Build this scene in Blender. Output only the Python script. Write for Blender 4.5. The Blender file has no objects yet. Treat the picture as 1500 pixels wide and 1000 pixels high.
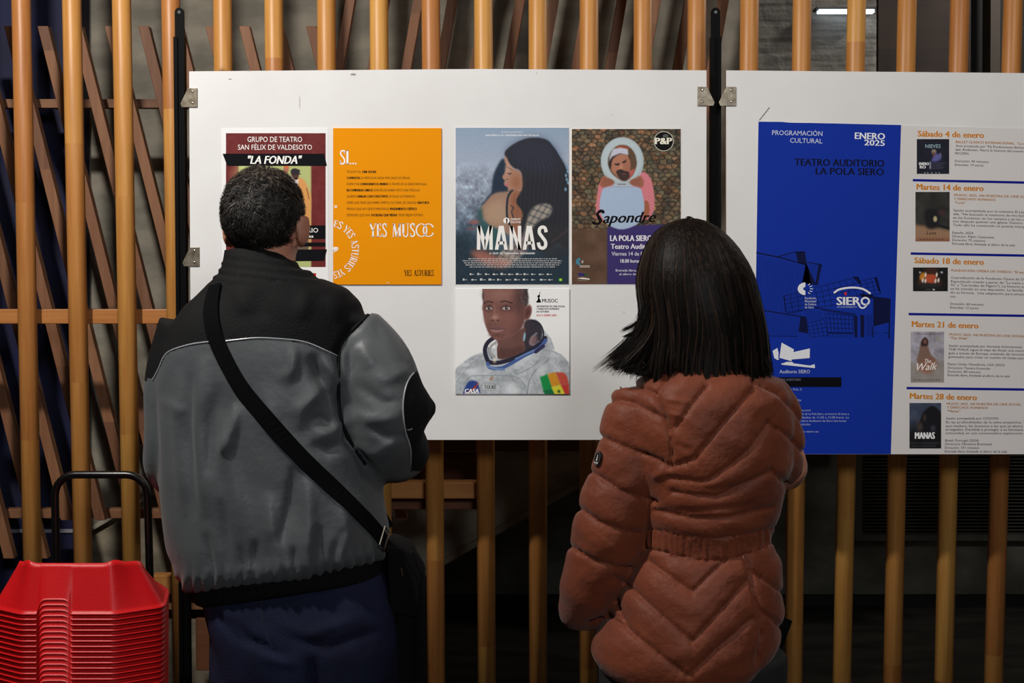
import bpy, bmesh, math, random
import numpy as np
from mathutils import Vector, Matrix
from mathutils.bvhtree import BVHTree
random.seed(7); rng = np.random.default_rng(7)
S = bpy.context.scene
COL = S.collection

# ------------------------------------------------------------------ camera, world, lights, exposure
F = 2083.0                      # focal length in pixels of the 1500 px wide frame
TH = math.radians(3.6)          # downward pitch
CZ = 1.58                       # eye height
cam = bpy.data.cameras.new('camera'); co = bpy.data.objects.new('camera', cam); COL.objects.link(co)
cam.sensor_width = 36.0; cam.lens = F / 1500 * 36.0; cam.clip_start = 0.05
co.location = (0, 0, CZ); co.rotation_euler = (math.pi/2 - TH, 0, 0)
S.camera = co
S.view_settings.view_transform = 'Standard'; S.view_settings.look = 'None'
S.view_settings.exposure = 0.0; S.view_settings.gamma = 1.0; S.view_settings.use_curve_mapping = False
w = bpy.data.worlds.new('world'); S.world = w; w.use_nodes = True
w.node_tree.nodes['Background'].inputs[0].default_value = (0.9, 0.95, 1.0, 1)
w.node_tree.nodes['Background'].inputs[1].default_value = 0.02

def lamp(name, loc, target, power, size, color, spot=None, blend=0.6):
    d = bpy.data.lights.new(name, 'SPOT' if spot else 'AREA'); d.energy = power; d.color = color
    if spot: d.spot_size = math.radians(spot); d.spot_blend = blend; d.shadow_soft_size = size
    else: d.shape = 'DISK'; d.size = size
    o = bpy.data.objects.new(name, d); COL.objects.link(o); o.location = loc
    o.rotation_euler = (Vector(target) - Vector(loc)).to_track_quat('-Z', 'Y').to_euler()
    return o
LAMPS = [(-1.5, 1.9, 3.42), (1.5, 1.95, 3.42), (2.5, 5.1, 3.42)]
lamp('key_lamp', LAMPS[0], (-0.5, 3.73, 1.75), 305, 0.07, (1.0, 0.955, 0.90), spot=120, blend=1.0)
lamp('second_fill', LAMPS[1], (1.2, 3.73, 1.6), 62, 0.1, (1.0, 0.94, 0.87), spot=120, blend=1.0)  # weak fill downlight added on the right
lamp('rear_fill', LAMPS[2], (1.9, 6.3, 0.7), 30, 0.25, (1.0, 0.95, 0.88))  # added behind the screen to brighten the far wall
lamp('hall_fill', (0.9, -1.9, 3.0), (0, 3.7, 1.2), 60, 0.8, (0.95, 0.97, 1.0))

# ------------------------------------------------------------------ pixel <-> world helpers (layout only)
def P(px, py, Y):
    a = (px-750)/F; b = (500-py)/F
    wy = math.cos(TH) + b*math.sin(TH); wz = -math.sin(TH) + b*math.cos(TH)
    t = Y/wy
    return Vector((a*t, Y, CZ + wz*t))
def PROJ(v):
    v = np.asarray(v, float); x = v[:, 0]; y = v[:, 1]; z = v[:, 2]-CZ
    dep = y*math.cos(TH) - z*math.sin(TH); up = y*math.sin(TH) + z*math.cos(TH)
    return 750 + F*x/dep, 500 - F*up/dep
def srgb(c):
    r = []
    for v in c[:3]:
        v = v/255.0
        r.append(v/12.92 if v <= 0.04045 else ((v+0.055)/1.055)**2.4)
    return r

# ------------------------------------------------------------------ materials
MATS = {}
def mat(name, col, rough=0.6, col2=None, scale=(20, 20, 20), bump=0.0, bscale=60.0, metal=0.0, spec=0.5, detail=4, sheen=0.0, emit=0.0, coat=0.0, fac=(0.35, 0.65)):
    if name in MATS: return MATS[name]
    m = bpy.data.materials.new(name); m.use_nodes = True; nt = m.node_tree; b = nt.nodes['Principled BSDF']
    c = srgb(col)+[1]
    b.inputs['Base Color'].default_value = c; b.inputs['Roughness'].default_value = rough
    b.inputs['Metallic'].default_value = metal; b.inputs['Specular IOR Level'].default_value = spec
    if sheen: b.inputs['Sheen Weight'].default_value = sheen; b.inputs['Sheen Roughness'].default_value = .5
    if coat: b.inputs['Coat Weight'].default_value = coat
    if emit:
        b.inputs['Emission Color'].default_value = c; b.inputs['Emission Strength'].default_value = emit
    tc = nt.nodes.new('ShaderNodeTexCoord')
    if col2 is not None:
        mp = nt.nodes.new('ShaderNodeMapping'); mp.inputs['Scale'].default_value = scale
        n = nt.nodes.new('ShaderNodeTexNoise'); n.inputs['Scale'].default_value = 1; n.inputs['Detail'].default_value = detail
        r = nt.nodes.new('ShaderNodeValToRGB'); r.color_ramp.elements[0].color = c; r.color_ramp.elements[1].color = srgb(col2)+[1]
        r.color_ramp.elements[0].position = fac[0]; r.color_ramp.elements[1].position = fac[1]
        nt.links.new(tc.outputs['Object'], mp.inputs[0]); nt.links.new(mp.outputs[0], n.inputs['Vector'])
        nt.links.new(n.outputs[0], r.inputs[0]); nt.links.new(r.outputs[0], b.inputs['Base Color'])
    if bump:
        n2 = nt.nodes.new('ShaderNodeTexNoise'); n2.inputs['Scale'].default_value = bscale; n2.inputs['Detail'].default_value = 3
        bp = nt.nodes.new('ShaderNodeBump'); bp.inputs['Strength'].default_value = bump; bp.inputs['Distance'].default_value = 0.01
        nt.links.new(tc.outputs['Object'], n2.inputs['Vector']); nt.links.new(n2.outputs[0], bp.inputs['Height'])
        nt.links.new(bp.outputs[0], b.inputs['Normal'])
    MATS[name] = m; return m
def vcol_mat(name, rough=0.55):
    m = bpy.data.materials.new(name); m.use_nodes = True; nt = m.node_tree; b = nt.nodes['Principled BSDF']
    a = nt.nodes.new('ShaderNodeVertexColor'); a.layer_name = 'print'
    nt.links.new(a.outputs[0], b.inputs['Base Color']); b.inputs['Roughness'].default_value = rough
    b.inputs['Specular IOR Level'].default_value = 0.3
    return m
def wood_mat(name, ca, cb, cc, stripes=True, seg=2.3, rough=0.42):
    """varnished timber: grain along Z, blocks of different tone jointed along the length, per-object shift"""
    m = bpy.data.materials.new(name); m.use_nodes = True; nt = m.node_tree; L = nt.links; b = nt.nodes['Principled BSDF']
    tc = nt.nodes.new('ShaderNodeTexCoord'); oi = nt.nodes.new('ShaderNodeObjectInfo')
    sx = nt.nodes.new('ShaderNodeSeparateXYZ'); L.new(tc.outputs['Object'], sx.inputs[0])
    rm = nt.nodes.new('ShaderNodeMath'); rm.operation = 'MULTIPLY'; rm.inputs[1].default_value = 37.0; L.new(oi.outputs['Random'], rm.inputs[0])
    zz = nt.nodes.new('ShaderNodeMath'); zz.operation = 'MULTIPLY_ADD'; zz.inputs[1].default_value = seg; L.new(sx.outputs['Z'], zz.inputs[0]); L.new(rm.outputs[0], zz.inputs[2])
    fl = nt.nodes.new('ShaderNodeMath'); fl.operation = 'FLOOR'; L.new(zz.outputs[0], fl.inputs[0])
    wn = nt.nodes.new('ShaderNodeTexWhiteNoise'); wn.noise_dimensions = '2D'
    cv = nt.nodes.new('ShaderNodeCombineXYZ'); L.new(fl.outputs[0], cv.inputs[0]); L.new(rm.outputs[0], cv.inputs[1]); L.new(cv.outputs[0], wn.inputs['Vector'])
    r = nt.nodes.new('ShaderNodeValToRGB'); e = r.color_ramp.elements
    e[0].color = srgb(ca)+[1]; e[1].color = srgb(cc)+[1]; k = e.new(0.5); k.color = srgb(cb)+[1]; L.new(wn.outputs[0], r.inputs[0])
    mp = nt.nodes.new('ShaderNodeMapping'); mp.inputs['Scale'].default_value = (70, 70, 3.5)
    av = nt.nodes.new('ShaderNodeVectorMath'); av.operation = 'ADD'; L.new(tc.outputs['Object'], av.inputs[0]); L.new(cv.outputs[0], av.inputs[1])
    L.new(av.outputs[0], mp.inputs[0])
    n = nt.nodes.new('ShaderNodeTexNoise'); n.inputs['Scale'].default_value = 1; n.inputs['Detail'].default_value = 5; L.new(mp.outputs[0], n.inputs['Vector'])
    rr = nt.nodes.new('ShaderNodeValToRGB'); rr.color_ramp.elements[0].position = .3; rr.color_ramp.elements[0].color = (.72, .60, .50, 1)
    rr.color_ramp.elements[1].position = .65; rr.color_ramp.elements[1].color = (1, 1, 1, 1); L.new(n.outputs[0], rr.inputs[0])
    mx = nt.nodes.new('ShaderNodeMix'); mx.data_type = 'RGBA'; mx.blend_type = 'MULTIPLY'; mx.inputs[0].default_value = .8
    L.new(r.outputs[0], mx.inputs[6]); L.new(rr.outputs[0], mx.inputs[7]); L.new(mx.outputs[2], b.inputs['Base Color'])
    b.inputs['Roughness'].default_value = rough; b.inputs['Specular IOR Level'].default_value = .4
    return m

# ------------------------------------------------------------------ mesh building
class MB:
    def __init__(s): s.v = []; s.f = []
    def add(s, v, f):
        o = len(s.v); s.v += [tuple(p) for p in v]; s.f += [tuple(i+o for i in q) for q in f]; return s
    def prism(s, pts, depth):
        """polygon of world points (front face), extruded in +Y by depth"""
        n = len(pts); v = [tuple(p) for p in pts] + [(p[0], p[1]+depth, p[2]) for p in pts]
        f = [tuple(range(n)), tuple(range(2*n-1, n-1, -1))] + [(i, i+n, (i+1) % n+n, (i+1) % n) for i in range(n)]
        return s.add(v, f)
    def box(s, a, b):
        x0, y0, z0 = a; x1, y1, z1 = b
        v = [(x0, y0, z0), (x1, y0, z0), (x1, y1, z0), (x0, y1, z0), (x0, y0, z1), (x1, y0, z1), (x1, y1, z1), (x0, y1, z1)]
        return s.add(v, [(0, 3, 2, 1), (4, 5, 6, 7), (0, 1, 5, 4), (1, 2, 6, 5), (2, 3, 7, 6), (3, 0, 4, 7)])
    def tube(s, path, rad, n=12, flat=1.0, up=None, e=2.0):
        v, f = tube_geo(path, rad, n, flat, up, e); return s.add(v, f)
def tube_geo(path, rad, n=12, flat=1.0, up=None, e=2.0):
    path = [Vector(p) for p in path]; m = len(path)
    if not isinstance(rad, (list, tuple)): rad = [rad]*m
    V = []; Fc = []; ref = Vector(up) if up else None
    tan = [(path[min(i+1, m-1)] - path[max(i-1, 0)]).normalized() for i in range(m)]
    a = ref if ref else (Vector((1, 0, 0)) if abs(tan[0].x) < .8 else Vector((0, 0, 1)))
    for i in range(m):
        a = (a - tan[i]*a.dot(tan[i])).normalized(); b = tan[i].cross(a)
        r = rad[i]; ra, rb = (r if isinstance(r, (tuple, list)) else (r, r*flat))
        for k in range(n):
            t = 2*math.pi*k/n; c_, s_ = math.cos(t), math.sin(t)
            c_ = math.copysign(abs(c_)**(2/e), c_); s_ = math.copysign(abs(s_)**(2/e), s_)
            V.append(path[i] + a*c_*ra + b*s_*rb)
    for i in range(m-1):
        for k in range(n):
            k2 = (k+1) % n; Fc.append((i*n+k, i*n+k2, (i+1)*n+k2, (i+1)*n+k))
    Fc.append(tuple(range(n-1, -1, -1))); Fc.append(tuple(range((m-1)*n, m*n)))
    return V, Fc
def ellip_geo(c, r, n=20, rot=None):
    c = Vector(c); V = []; Fc = []; m = n//2
    V.append(Vector((0, 0, 1)))
    for i in range(1, m):
        for k in range(n):
            a = math.pi*i/m; t = 2*math.pi*k/n; V.append(Vector((math.sin(a)*math.cos(t), math.sin(a)*math.sin(t), math.cos(a))))
    V.append(Vector((0, 0, -1)))
    for k in range(n): Fc.append((0, 1+k, 1+(k+1) % n))
    for i in range(m-2):
        for k in range(n): Fc.append((1+i*n+k, 1+(i+1)*n+k, 1+(i+1)*n+(k+1) % n, 1+i*n+(k+1) % n))
    l = len(V)-1
    for k in range(n): Fc.append((1+(m-2)*n+k, l, 1+(m-2)*n+(k+1) % n))
    R = rot if rot else Matrix.Identity(3)
    return [c + R @ Vector((p.x*r[0], p.y*r[1], p.z*r[2])) for p in V], Fc

ORG = {}
def thing(name, label, cat, loc, group=None):
    o = bpy.data.objects.new(name, None); COL.objects.link(o); o.location = loc; o.empty_display_size = .1
    o['label'] = label; o['category'] = cat
    if group: o['group'] = group
    ORG[o] = Vector(loc); return o
def obj(name, mb, m, parent=None, smooth=False, origin=None, label=None, kind=None):
    """links the builder as ONE mesh; vertices are world coordinates"""
    if parent is not None: org = ORG[parent]
    else: org = Vector(origin) if origin is not None else Vector((0, 0, 0))
    me = bpy.data.meshes.new(name)
    me.from_pydata([(p[0]-org.x, p[1]-org.y, p[2]-org.z) for p in mb.v], [], mb.f)
    for mm in (m if isinstance(m, (list, tuple)) else [m]): me.materials.append(mm)
    if smooth: me.polygons.foreach_set('use_smooth', [True]*len(me.polygons))
    me.update()
    o = bpy.data.objects.new(name, me); COL.objects.link(o)
    if parent is not None: o.parent = parent
    else: o.location = org
    ORG[o] = org
    if label: o['label'] = label
    if kind: o['kind'] = kind
    return o
def tag(o, label, cat, group=None):
    o['label'] = label; o['category'] = cat
    if group: o['group'] = group
    return o
def own_origin(o, newloc_world):
    """gives a part its own origin (keeps it where it stands) so per-object grain differs"""
    par = ORG[o.parent] if o.parent else Vector((0, 0, 0))
    d = Vector(newloc_world) - ORG[o]
    o.data.transform(Matrix.Translation(-d)); o.location = Vector(newloc_world) - par; ORG[o] = Vector(newloc_world)
def quad(x0, y0, x1, y1, Y):
    return [P(x0, y0, Y), P(x0, y1, Y), P(x1, y1, Y), P(x1, y0, Y)]
def pxpoly(pts, Y): return [P(x, y, Y) for x, y in pts]
def bevel(o, wd=.002, seg=2):
    md = o.modifiers.new('bevel', 'BEVEL'); md.width = wd; md.segments = seg; md.limit_method = 'ANGLE'; return o

# ------------------------------------------------------------------ the setting
YB = 3.73           # face of the display boards
YP = 4.00           # centre of the wooden poles
YW = 4.75           # concrete stair wall behind the left part
YR = 6.30           # far wall on the right
concrete = mat('rough concrete', (146, 139, 124), .85, (112, 107, 96), (5, 5, 12), bump=.5, bscale=25)
concrete_d = mat('dark concrete', (112, 112, 102), .9, (86, 86, 78), (4, 4, 9), bump=.4, bscale=20)
formed = mat('board formed concrete', (150, 146, 138), .8, (96, 92, 86), (3, 3, 45), bump=.9, bscale=18)
blue_wall = mat('navy panel', (13, 19, 66), .7, (9, 13, 48), (9, 9, 9))
ceil_m = mat('ceiling plaster', (150, 148, 140), .9)
floor_m = mat('dark polished stone floor', (46, 42, 38), .3, (26, 24, 22), (3, 9, 3), fac=(.35, .65))
dark_m = mat('dark wood cladding', (52, 36, 26), .7, (38, 26, 20), (3, 3, 20))
black_m = mat('black recess', (14, 14, 14), .8)
plaster = mat('side plaster', (118, 112, 102), .9)

obj('floor', MB().box((-5, -3, -.1), (6, 6.6, 0)), floor_m, kind='structure')
obj('ceiling', MB().box((-5, -3, 3.5), (6, 6.6, 3.6)), ceil_m, kind='structure')
obj('wall_left', MB().box((-5.1, -3, 0), (-5, 6.6, 3.5)), plaster, kind='structure')
obj('wall_right', MB().box((6, -3, 0), (6.1, 6.6, 3.5)), plaster, kind='structure')
obj('wall_front', MB().box((-5, -3.1, 0), (6, -3, 3.5)), plaster, kind='structure')
wb = obj('wall_back', MB().box((-5, YR, 0), (6, YR+.1, 3.5)), concrete_d, kind='structure')
# baseboard of the far wall
zb = P(1200, 870, YR).z
obj('baseboard_back', MB().box((-5, YR-.03, 0), (6, YR, zb)), black_m, kind='structure')
# stair wall whose lower edge climbs to the right
def wz(px, py): return P(px, py, YW)
pts = [P(118, -160, YW), P(1083, -160, YW), P(1083, 578, YW), P(850, 712, YW), P(651, 826, YW), P(330, 1010, YW), P(118, 1132, YW)]
pts[0].z = pts[1].z = 3.5
obj('wall_stair', MB().prism(pts[::-1], .16), concrete, kind='structure')
rim = [P(1083, 578, YW), P(330, 1010, YW), P(118, 1132, YW), P(118, 1122, YW), P(330, 1000, YW), P(1083, 568, YW)]
rimm = mat('pale stair edge', (120, 110, 92), .8)
rim = [Vector((p.x, p.y-.02, p.z)) for p in rim]
obj('trim_1', MB().prism(rim[::-1], .19), rimm, kind='structure')
# pale strip following the flight on the left, lighter stone beneath it
a, b = (126, 775), (420, 606)
st = [P(a[0], a[1], YW-.03), P(b[0], b[1], YW-.03), P(b[0], b[1]+7, YW-.03), P(a[0], a[1]+7, YW-.03)]
obj('trim_2', MB().prism(st, .03), mat('pale strip', (170, 162, 145), .6), kind='structure')
stone = mat('veined pale stone', (158, 146, 124), .7, (96, 88, 74), (6, 6, 11), bump=.2, detail=7)
lo = [P(126, 783, YW-.01), P(420, 614, YW-.01), P(420, 948, YW-.01), P(126, 1116, YW-.01)]
obj('trim_3', MB().prism(lo[::-1], .012), stone, kind='structure')
# navy wall on the far left
pts = [P(-500, -160, 4.62), P(118, -160, 4.62), P(118, 1170, 4.62), P(-500, 1170, 4.62)]
pts[0].z = pts[1].z = 3.5; pts[2].z = pts[3].z = 0
obj('wall_navy', MB().prism(pts[::-1], .3), blue_wall, kind='structure')
obj('trim_4', MB().prism([P(-480, 775, 4.615), P(117, 775, 4.615), P(117, 780, 4.615), P(-480, 780, 4.615)][::-1], .02), mat('grey line', (150, 150, 160), .5), kind='structure')
# upper right: board formed concrete wall, then dark cladding bays
pts = [P(1083, -160, 5.6), P(1282, -160, 5.6), P(1282, 560, 5.6), P(1083, 560, 5.6)]; pts[0].z = pts[1].z = 3.5
obj('wall_formed', MB().prism(pts[::-1], .25), formed, kind='structure')
pts = [P(1285, -160, 5.7), P(1420, -160, 5.7), P(1420, 560, 5.7), P(1285, 560, 5.7)]; pts[0].z = pts[1].z = 3.5
obj('wall_cladding', MB().prism(pts[::-1], .25), dark_m, kind='structure')
pts = [P(1420, -160, 5.9), P(1760, -160, 5.9), P(1760, 560, 5.9), P(1420, 560, 5.9)]; pts[0].z = pts[1].z = 3.5
obj('wall_recess', MB().prism(pts[::-1], .25), black_m, kind='structure')
pts = [P(1449, -160, 5.75), P(1463, -160, 5.75), P(1463, 560, 5.75), P(1449, 560, 5.75)]; pts[0].z = pts[1].z = 3.5
obj('trim_5', MB().prism(pts[::-1], .1), mat('grey column', (70, 62, 54), .7), kind='structure')
# light streak on the board-formed wall, built as a small glowing strip
t = thing('light_streak', 'glowing strip for a light streak on the formed concrete wall above the blue poster', 'light', P(1242, 18, 5.55))
obj('housing', MB().prism(quad(1196, 10, 1284, 15, 5.55), .05), mat('streak backing', (60, 60, 60), .5), t)
obj('streak_glow', MB().prism(quad(1200, 13.5, 1281, 18, 5.54), .04), mat('streak glow', (225, 240, 255), .4, emit=3.0), t)
# ventilation grille low on the far wall
t = thing('vent_grille', 'dark louvred ventilation grille low on the far wall behind the poles', 'grille', P(1420, 792, YR-.05))
gm = mat('grille metal', (88, 88, 80), .55)
YG = YR-.05
for r_ in ((1252, 560, 1263, 792), (1600, 560, 1611, 792), (1263, 783, 1600, 792), (1263, 560, 1600, 566)):
    obj('frame', MB().prism(quad(*r_, YG), .045), gm, t)
sl = MB(); base = [P(1263, 0, YG), P(1600, 0, YG)]
x0 = P(1263, 600, YG).x; x1 = P(1600, 600, YG).x
sm = None
for i in range(44):
    y = 780 - i*4.95
    p = P(1263, y, YG+.01)
    if sm is None:
        o = obj('slat', MB().add([(x0, p.y, p.z), (x1, p.y, p.z), (x1, p.y, p.z-.0045), (x0, p.y, p.z-.0045), (x0, p.y+.02, p.z-.012), (x1, p.y+.02, p.z-.012), (x1, p.y+.02, p.z-.016), (x0, p.y+.02, p.z-.016)],
            [(0, 3, 2, 1), (4, 5, 6, 7), (0, 1, 5, 4), (3, 7, 6, 2), (0, 4, 7, 3), (1, 2, 6, 5)]), gm, t); sm = o; z0 = p.z
    else:
        o = sm.copy(); COL.objects.link(o); o.location = (0, 0, p.z-z0)
obj('backing', MB().prism(quad(1263, 566, 1600, 783, YG+.035), .008), black_m, t)

# ceiling lamps that give the light; the second and rear ones are added fill
for k, L_ in enumerate(LAMPS):
    t = thing('ceiling_spotlight', ('round ceiling spotlight above the big board side', 'round fill spotlight added on the ceiling above the programme board side', 'round fill spotlight added on the ceiling beyond the pole screen')[k], 'light', (L_[0], L_[1]-.02, 3.5))
    rg = MB(); n = 24
    for kk in range(n):
        a0, a1 = 2*math.pi*kk/n, 2*math.pi*(kk+1)/n
        q = []
        for (r, z) in ((.11, 3.5), (.11, 3.44), (.085, 3.44), (.085, 3.5)):
            q.append([(L_[0]+r*math.cos(a_), L_[1]+r*math.sin(a_), z) for a_ in (a0, a1)])
        for j in range(3): rg.add([q[j][0], q[j][1], q[j+1][1], q[j+1][0]], [(0, 1, 2, 3)])
    obj('housing', rg, mat('white lamp ring', (210, 210, 205), .4), t)

# ------------------------------------------------------------------ pole screen
pole_m = wood_mat('varnished pole timber', (212, 158, 82), (200, 142, 74), (184, 122, 66), seg=1.5)
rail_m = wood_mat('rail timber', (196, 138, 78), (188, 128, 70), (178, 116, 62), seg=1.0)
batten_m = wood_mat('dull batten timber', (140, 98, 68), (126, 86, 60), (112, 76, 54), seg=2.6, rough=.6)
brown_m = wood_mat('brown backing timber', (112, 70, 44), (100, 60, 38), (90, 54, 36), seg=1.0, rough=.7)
scr = thing('pole_screen', 'tall screen of round varnished wooden poles behind the boards, with rails and leaning battens', 'screen', (0, YP, 0))
tops = [-268, -193, -118, -44, 31, 105, 178, 250, 326, 401, 478, 555, 631, 708, 788, 863, 942, 1021, 1098, 1175, 1255, 1329, 1406, 1484, 1562, 1640, 1717, 1794]
bots = [-238, -165, -92, -20, 51, 125, 196, 267, 336, 410, 484, 562, 639, 713, 788, 862, 939, 1014, 1088, 1162, 1233, 1307, 1382, 1455, 1530, 1606, 1681, 1756]
def unitpole():
    v = []; f = []; n = 20
    for z in (0, 3.5):
        for k in range(n): v.append((.0260*math.cos(2*math.pi*k/n), .0260*math.sin(2*math.pi*k/n), z))
    for k in range(n): f.append((k, (k+1) % n, n+(k+1) % n, n+k))
    return v, f
for i, (a, b) in enumerate(zip(tops, bots)):
    pa, pb = P(a, 0, YP), P(b, 1000, YP); s = (pa.x-pb.x)/(pa.z-pb.z)
    xa = pb.x - s*pb.z; xt = pa.x + s*(3.5-pa.z)
    m_ = MB(); n = 20
    m_.tube([(xa, YP, 0), (xa+(xt-xa)*.5, YP, 1.75), (xt, YP, 3.5)], .0260, n)
    o = obj('pole', m_, pole_m, scr, smooth=True); own_origin(o, (xa, YP, 0))
def rail(x0, y0, x1, y1, Y, d, m=rail_m, name='rail', rot=True):
    p = quad(x0, y0, x1, y1, Y); L = p[2].x-p[0].x; hh = p[0].z-p[1].z
    mb = MB().box((-d/2, -hh/2, -L/2), (d/2, hh/2, L/2))       # built upright so the grain runs along it
    o = obj(name, mb, m, None); o.parent = scr
    o.rotation_euler = (0, math.pi/2, 0)
    c = (p[0]+p[2])/2
    o.rotation_euler = Matrix(((0, 0, 1), (1, 0, 0), (0, 1, 0))).to_euler()
    o.location = Vector((c.x, Y+d/2, c.z)) - ORG[scr]; ORG[o] = Vector((c.x, Y+d/2, c.z))
    bevel(o, .002); return o
rail(-120, 453, 1040, 474, 4.035, .04)
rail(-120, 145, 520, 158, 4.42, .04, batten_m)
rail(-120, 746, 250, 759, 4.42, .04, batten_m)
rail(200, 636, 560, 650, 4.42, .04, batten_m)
rail(222, 843, 330, 870, 4.30, .05)
rail(222, 870, 330, 893, 4.33, .05, batten_m)
rail(222, 893, 330, 906, 4.36, .05, black_m)
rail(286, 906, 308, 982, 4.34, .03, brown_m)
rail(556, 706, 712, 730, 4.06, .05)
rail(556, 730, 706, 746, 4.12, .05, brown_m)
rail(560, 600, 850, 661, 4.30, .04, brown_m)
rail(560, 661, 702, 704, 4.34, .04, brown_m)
def batten(xt, yt, xb, yb, wpx, Y, m=batten_m):
    d = Vector((xb-xt, yb-yt)); 
    a = [P(xt-wpx/2, yt, Y), P(xt+wpx/2, yt, Y), P(xb+wpx/2, yb, Y), P(xb-wpx/2, yb, Y)]
    o = obj('batten', MB().prism(a[::-1], .035), m, scr); own_origin(o, a[3]); bevel(o, .002)
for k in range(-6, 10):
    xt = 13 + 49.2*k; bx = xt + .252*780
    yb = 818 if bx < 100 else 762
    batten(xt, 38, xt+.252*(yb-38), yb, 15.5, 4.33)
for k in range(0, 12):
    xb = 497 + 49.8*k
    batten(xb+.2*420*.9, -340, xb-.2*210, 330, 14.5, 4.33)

# ------------------------------------------------------------------ display boards on black posts
white_b = mat('white laminate', (228, 228, 227), .5, (223, 222, 221), (5, 5, 5), spec=.2)
edge_b = mat('board edge', (120, 76, 46), .7)
blk = mat('black metal', (3, 3, 4), .6, spec=.1)
steel = mat('bracket steel', (150, 142, 126), .45, (110, 100, 84), (60, 60, 60), metal=.8)
screw_m = mat('screw steel', (220, 220, 215), .25, metal=1.0)
TB = .016
def post(x0, x1, name_label):
    """x0 at py 12, x1 at py 1000 (centre line)"""
    Y = 3.765
    a, b = P(x0, 12, Y), P(x1, 1000, Y); s = (a.x-b.x)/(a.z-b.z); xf = b.x-s*b.z
    X = lambda z: xf+s*z
    t = thing('stand_post', name_label, 'post', (X(0), Y, 0))
    zt = P(x0, 55, Y).z
    m = MB(); v = []
    hw = .0138
    # square tube with a slot groove down its face
    prof = [(-hw, .014), (-hw, -.014), (-.004, -.014), (-.004, -.009), (.004, -.009), (.004, -.014), (hw, -.014), (hw, .014)]
    n = len(prof)
    m.add([(X(z)+p[0], Y+p[1], z) for z in (.03, zt) for p in prof], [(k, (k+1) % n, n+(k+1) % n, n+k) for k in range(n)] + [tuple(range(n-1, -1, -1)), tuple(range(n, 2*n))])
    obj('tube', m, blk, t)
    # flat tongue with rounded end and hole
    m = MB(); z1 = a.z-.011; w_ = .0118; ring = []
    pr = [(-w_, zt-.05), (w_, zt-.05), (w_, z1)] + [(w_*math.cos(q), z1+w_*math.sin(q)) for q in np.linspace(0.2, math.pi-.2, 9)] + [(-w_, z1)]
    m.prism([(X(z)+x, Y-.005, z) for x, z in pr], .01)
    obj('tongue', m, blk, t)
    m = MB(); m.tube([(X(z1), Y-.0062, z1), (X(z1), Y-.003, z1)], .0042, 12); obj('hole', m, mat('hole grey', (70, 70, 72), .4), t)
    m = MB().box((X(0)-.02, Y-.28, 0), (X(0)+.02, Y+.28, .03)); bevel(obj('foot', m, blk, t), .006)
    return X
X1 = post(263, 272, 'black metal stand post left of the big white board')
X2 = post(1048, 1046, 'black metal stand post in the gap between the two white boards')
X3 = post(1850, 1830, 'black metal stand post at the far right end of the second board')
def board(pts, label, brs):
    c = P((pts[0][0]+pts[2][0])/2, pts[2][1], YB)
    t = thing('display_board', label, 'board', (c.x, YB, c.z))
    w = pxpoly(pts, YB)
    o = obj('panel', MB().prism(w[::-1], TB), [white_b, edge_b], t)
    for pl in o.data.polygons: pl.material_index = 0 if abs(pl.normal.y) > .9 else 1
    for (bx, by, sg) in brs:
        # sg=+1: plate lies on a board to the right of the post
        m = MB(); Yb = YB-.003
        sh = [(0, 0), (14*sg, 0), (14*sg, 28), (-9*sg, 28), (-11*sg, 23)]
        q = [P(bx+x, by+y, Yb) for x, y in sh]
        if sg > 0: q = q[::-1]
        m.prism(q, .003)
        b_ = obj('bracket', m, steel, t); bevel(b_, .0006)
        for sy in (5, 22):
            s_ = MB(); cc = P(bx+7*sg, by+sy, Yb); e_ = ellip_geo((cc.x, Yb, cc.z), (.0032, .0018, .0032), 10); s_.add(*e_)
            so = obj('screw', s_, screw_m, b_, smooth=True)
        # tail that reaches behind to the post
        m = MB().prism([P(bx-11*sg, by+10, YB+.003), P(bx+3*sg, by+10, YB+.003), P(bx+3*sg, by+26, YB+.003), P(bx-11*sg, by+26, YB+.003)], .016)
        if sg > 0: pass
    return t
bd1 = board([(277, 104.5), (700, 101), (1035, 103), (1034, 644), (280, 644)],
      'large white display board carrying five posters between the two visible stand posts', [(275, 129, 1), (278, 362, 1), (1036, 127, -1)])
bd2 = board([(1063.5, 103), (1830, 110), (1820, 655), (1064, 655)],
      'second white display board on the right carrying the big blue programme poster', [(1064, 127, 1)])
m = MB().tube([P(1112, 176, YB-.001), P(1120, 166, YB-.001), P(1127, 157, YB-.001)], .0007, 5)
obj('scratch_mark', m, mat('rust scratch', (90, 40, 30), .8), bd2)
sc1 = MB()
for (x, y, w_, h_) in ((337, 116, 5, 1.6), (517, 109, 9, 3.5), (786, 107, 1.6, 1.6), (897, 168, 1.2, 1.6), (914, 457, 1.4, 2.5), (439, 150, .8, 22), (365, 103.5, 4, 2)):
    sc1.prism(pxpoly([(x-w_/2, y+h_*.2), (x-w_*.2, y-h_/2), (x+w_/2, y-h_*.3), (x+w_*.35, y+h_/2)], YB-.0004)[::-1], .0003)
obj('scuff_mark', sc1, mat('scuff', (150, 142, 130), .7), bd1)

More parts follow.
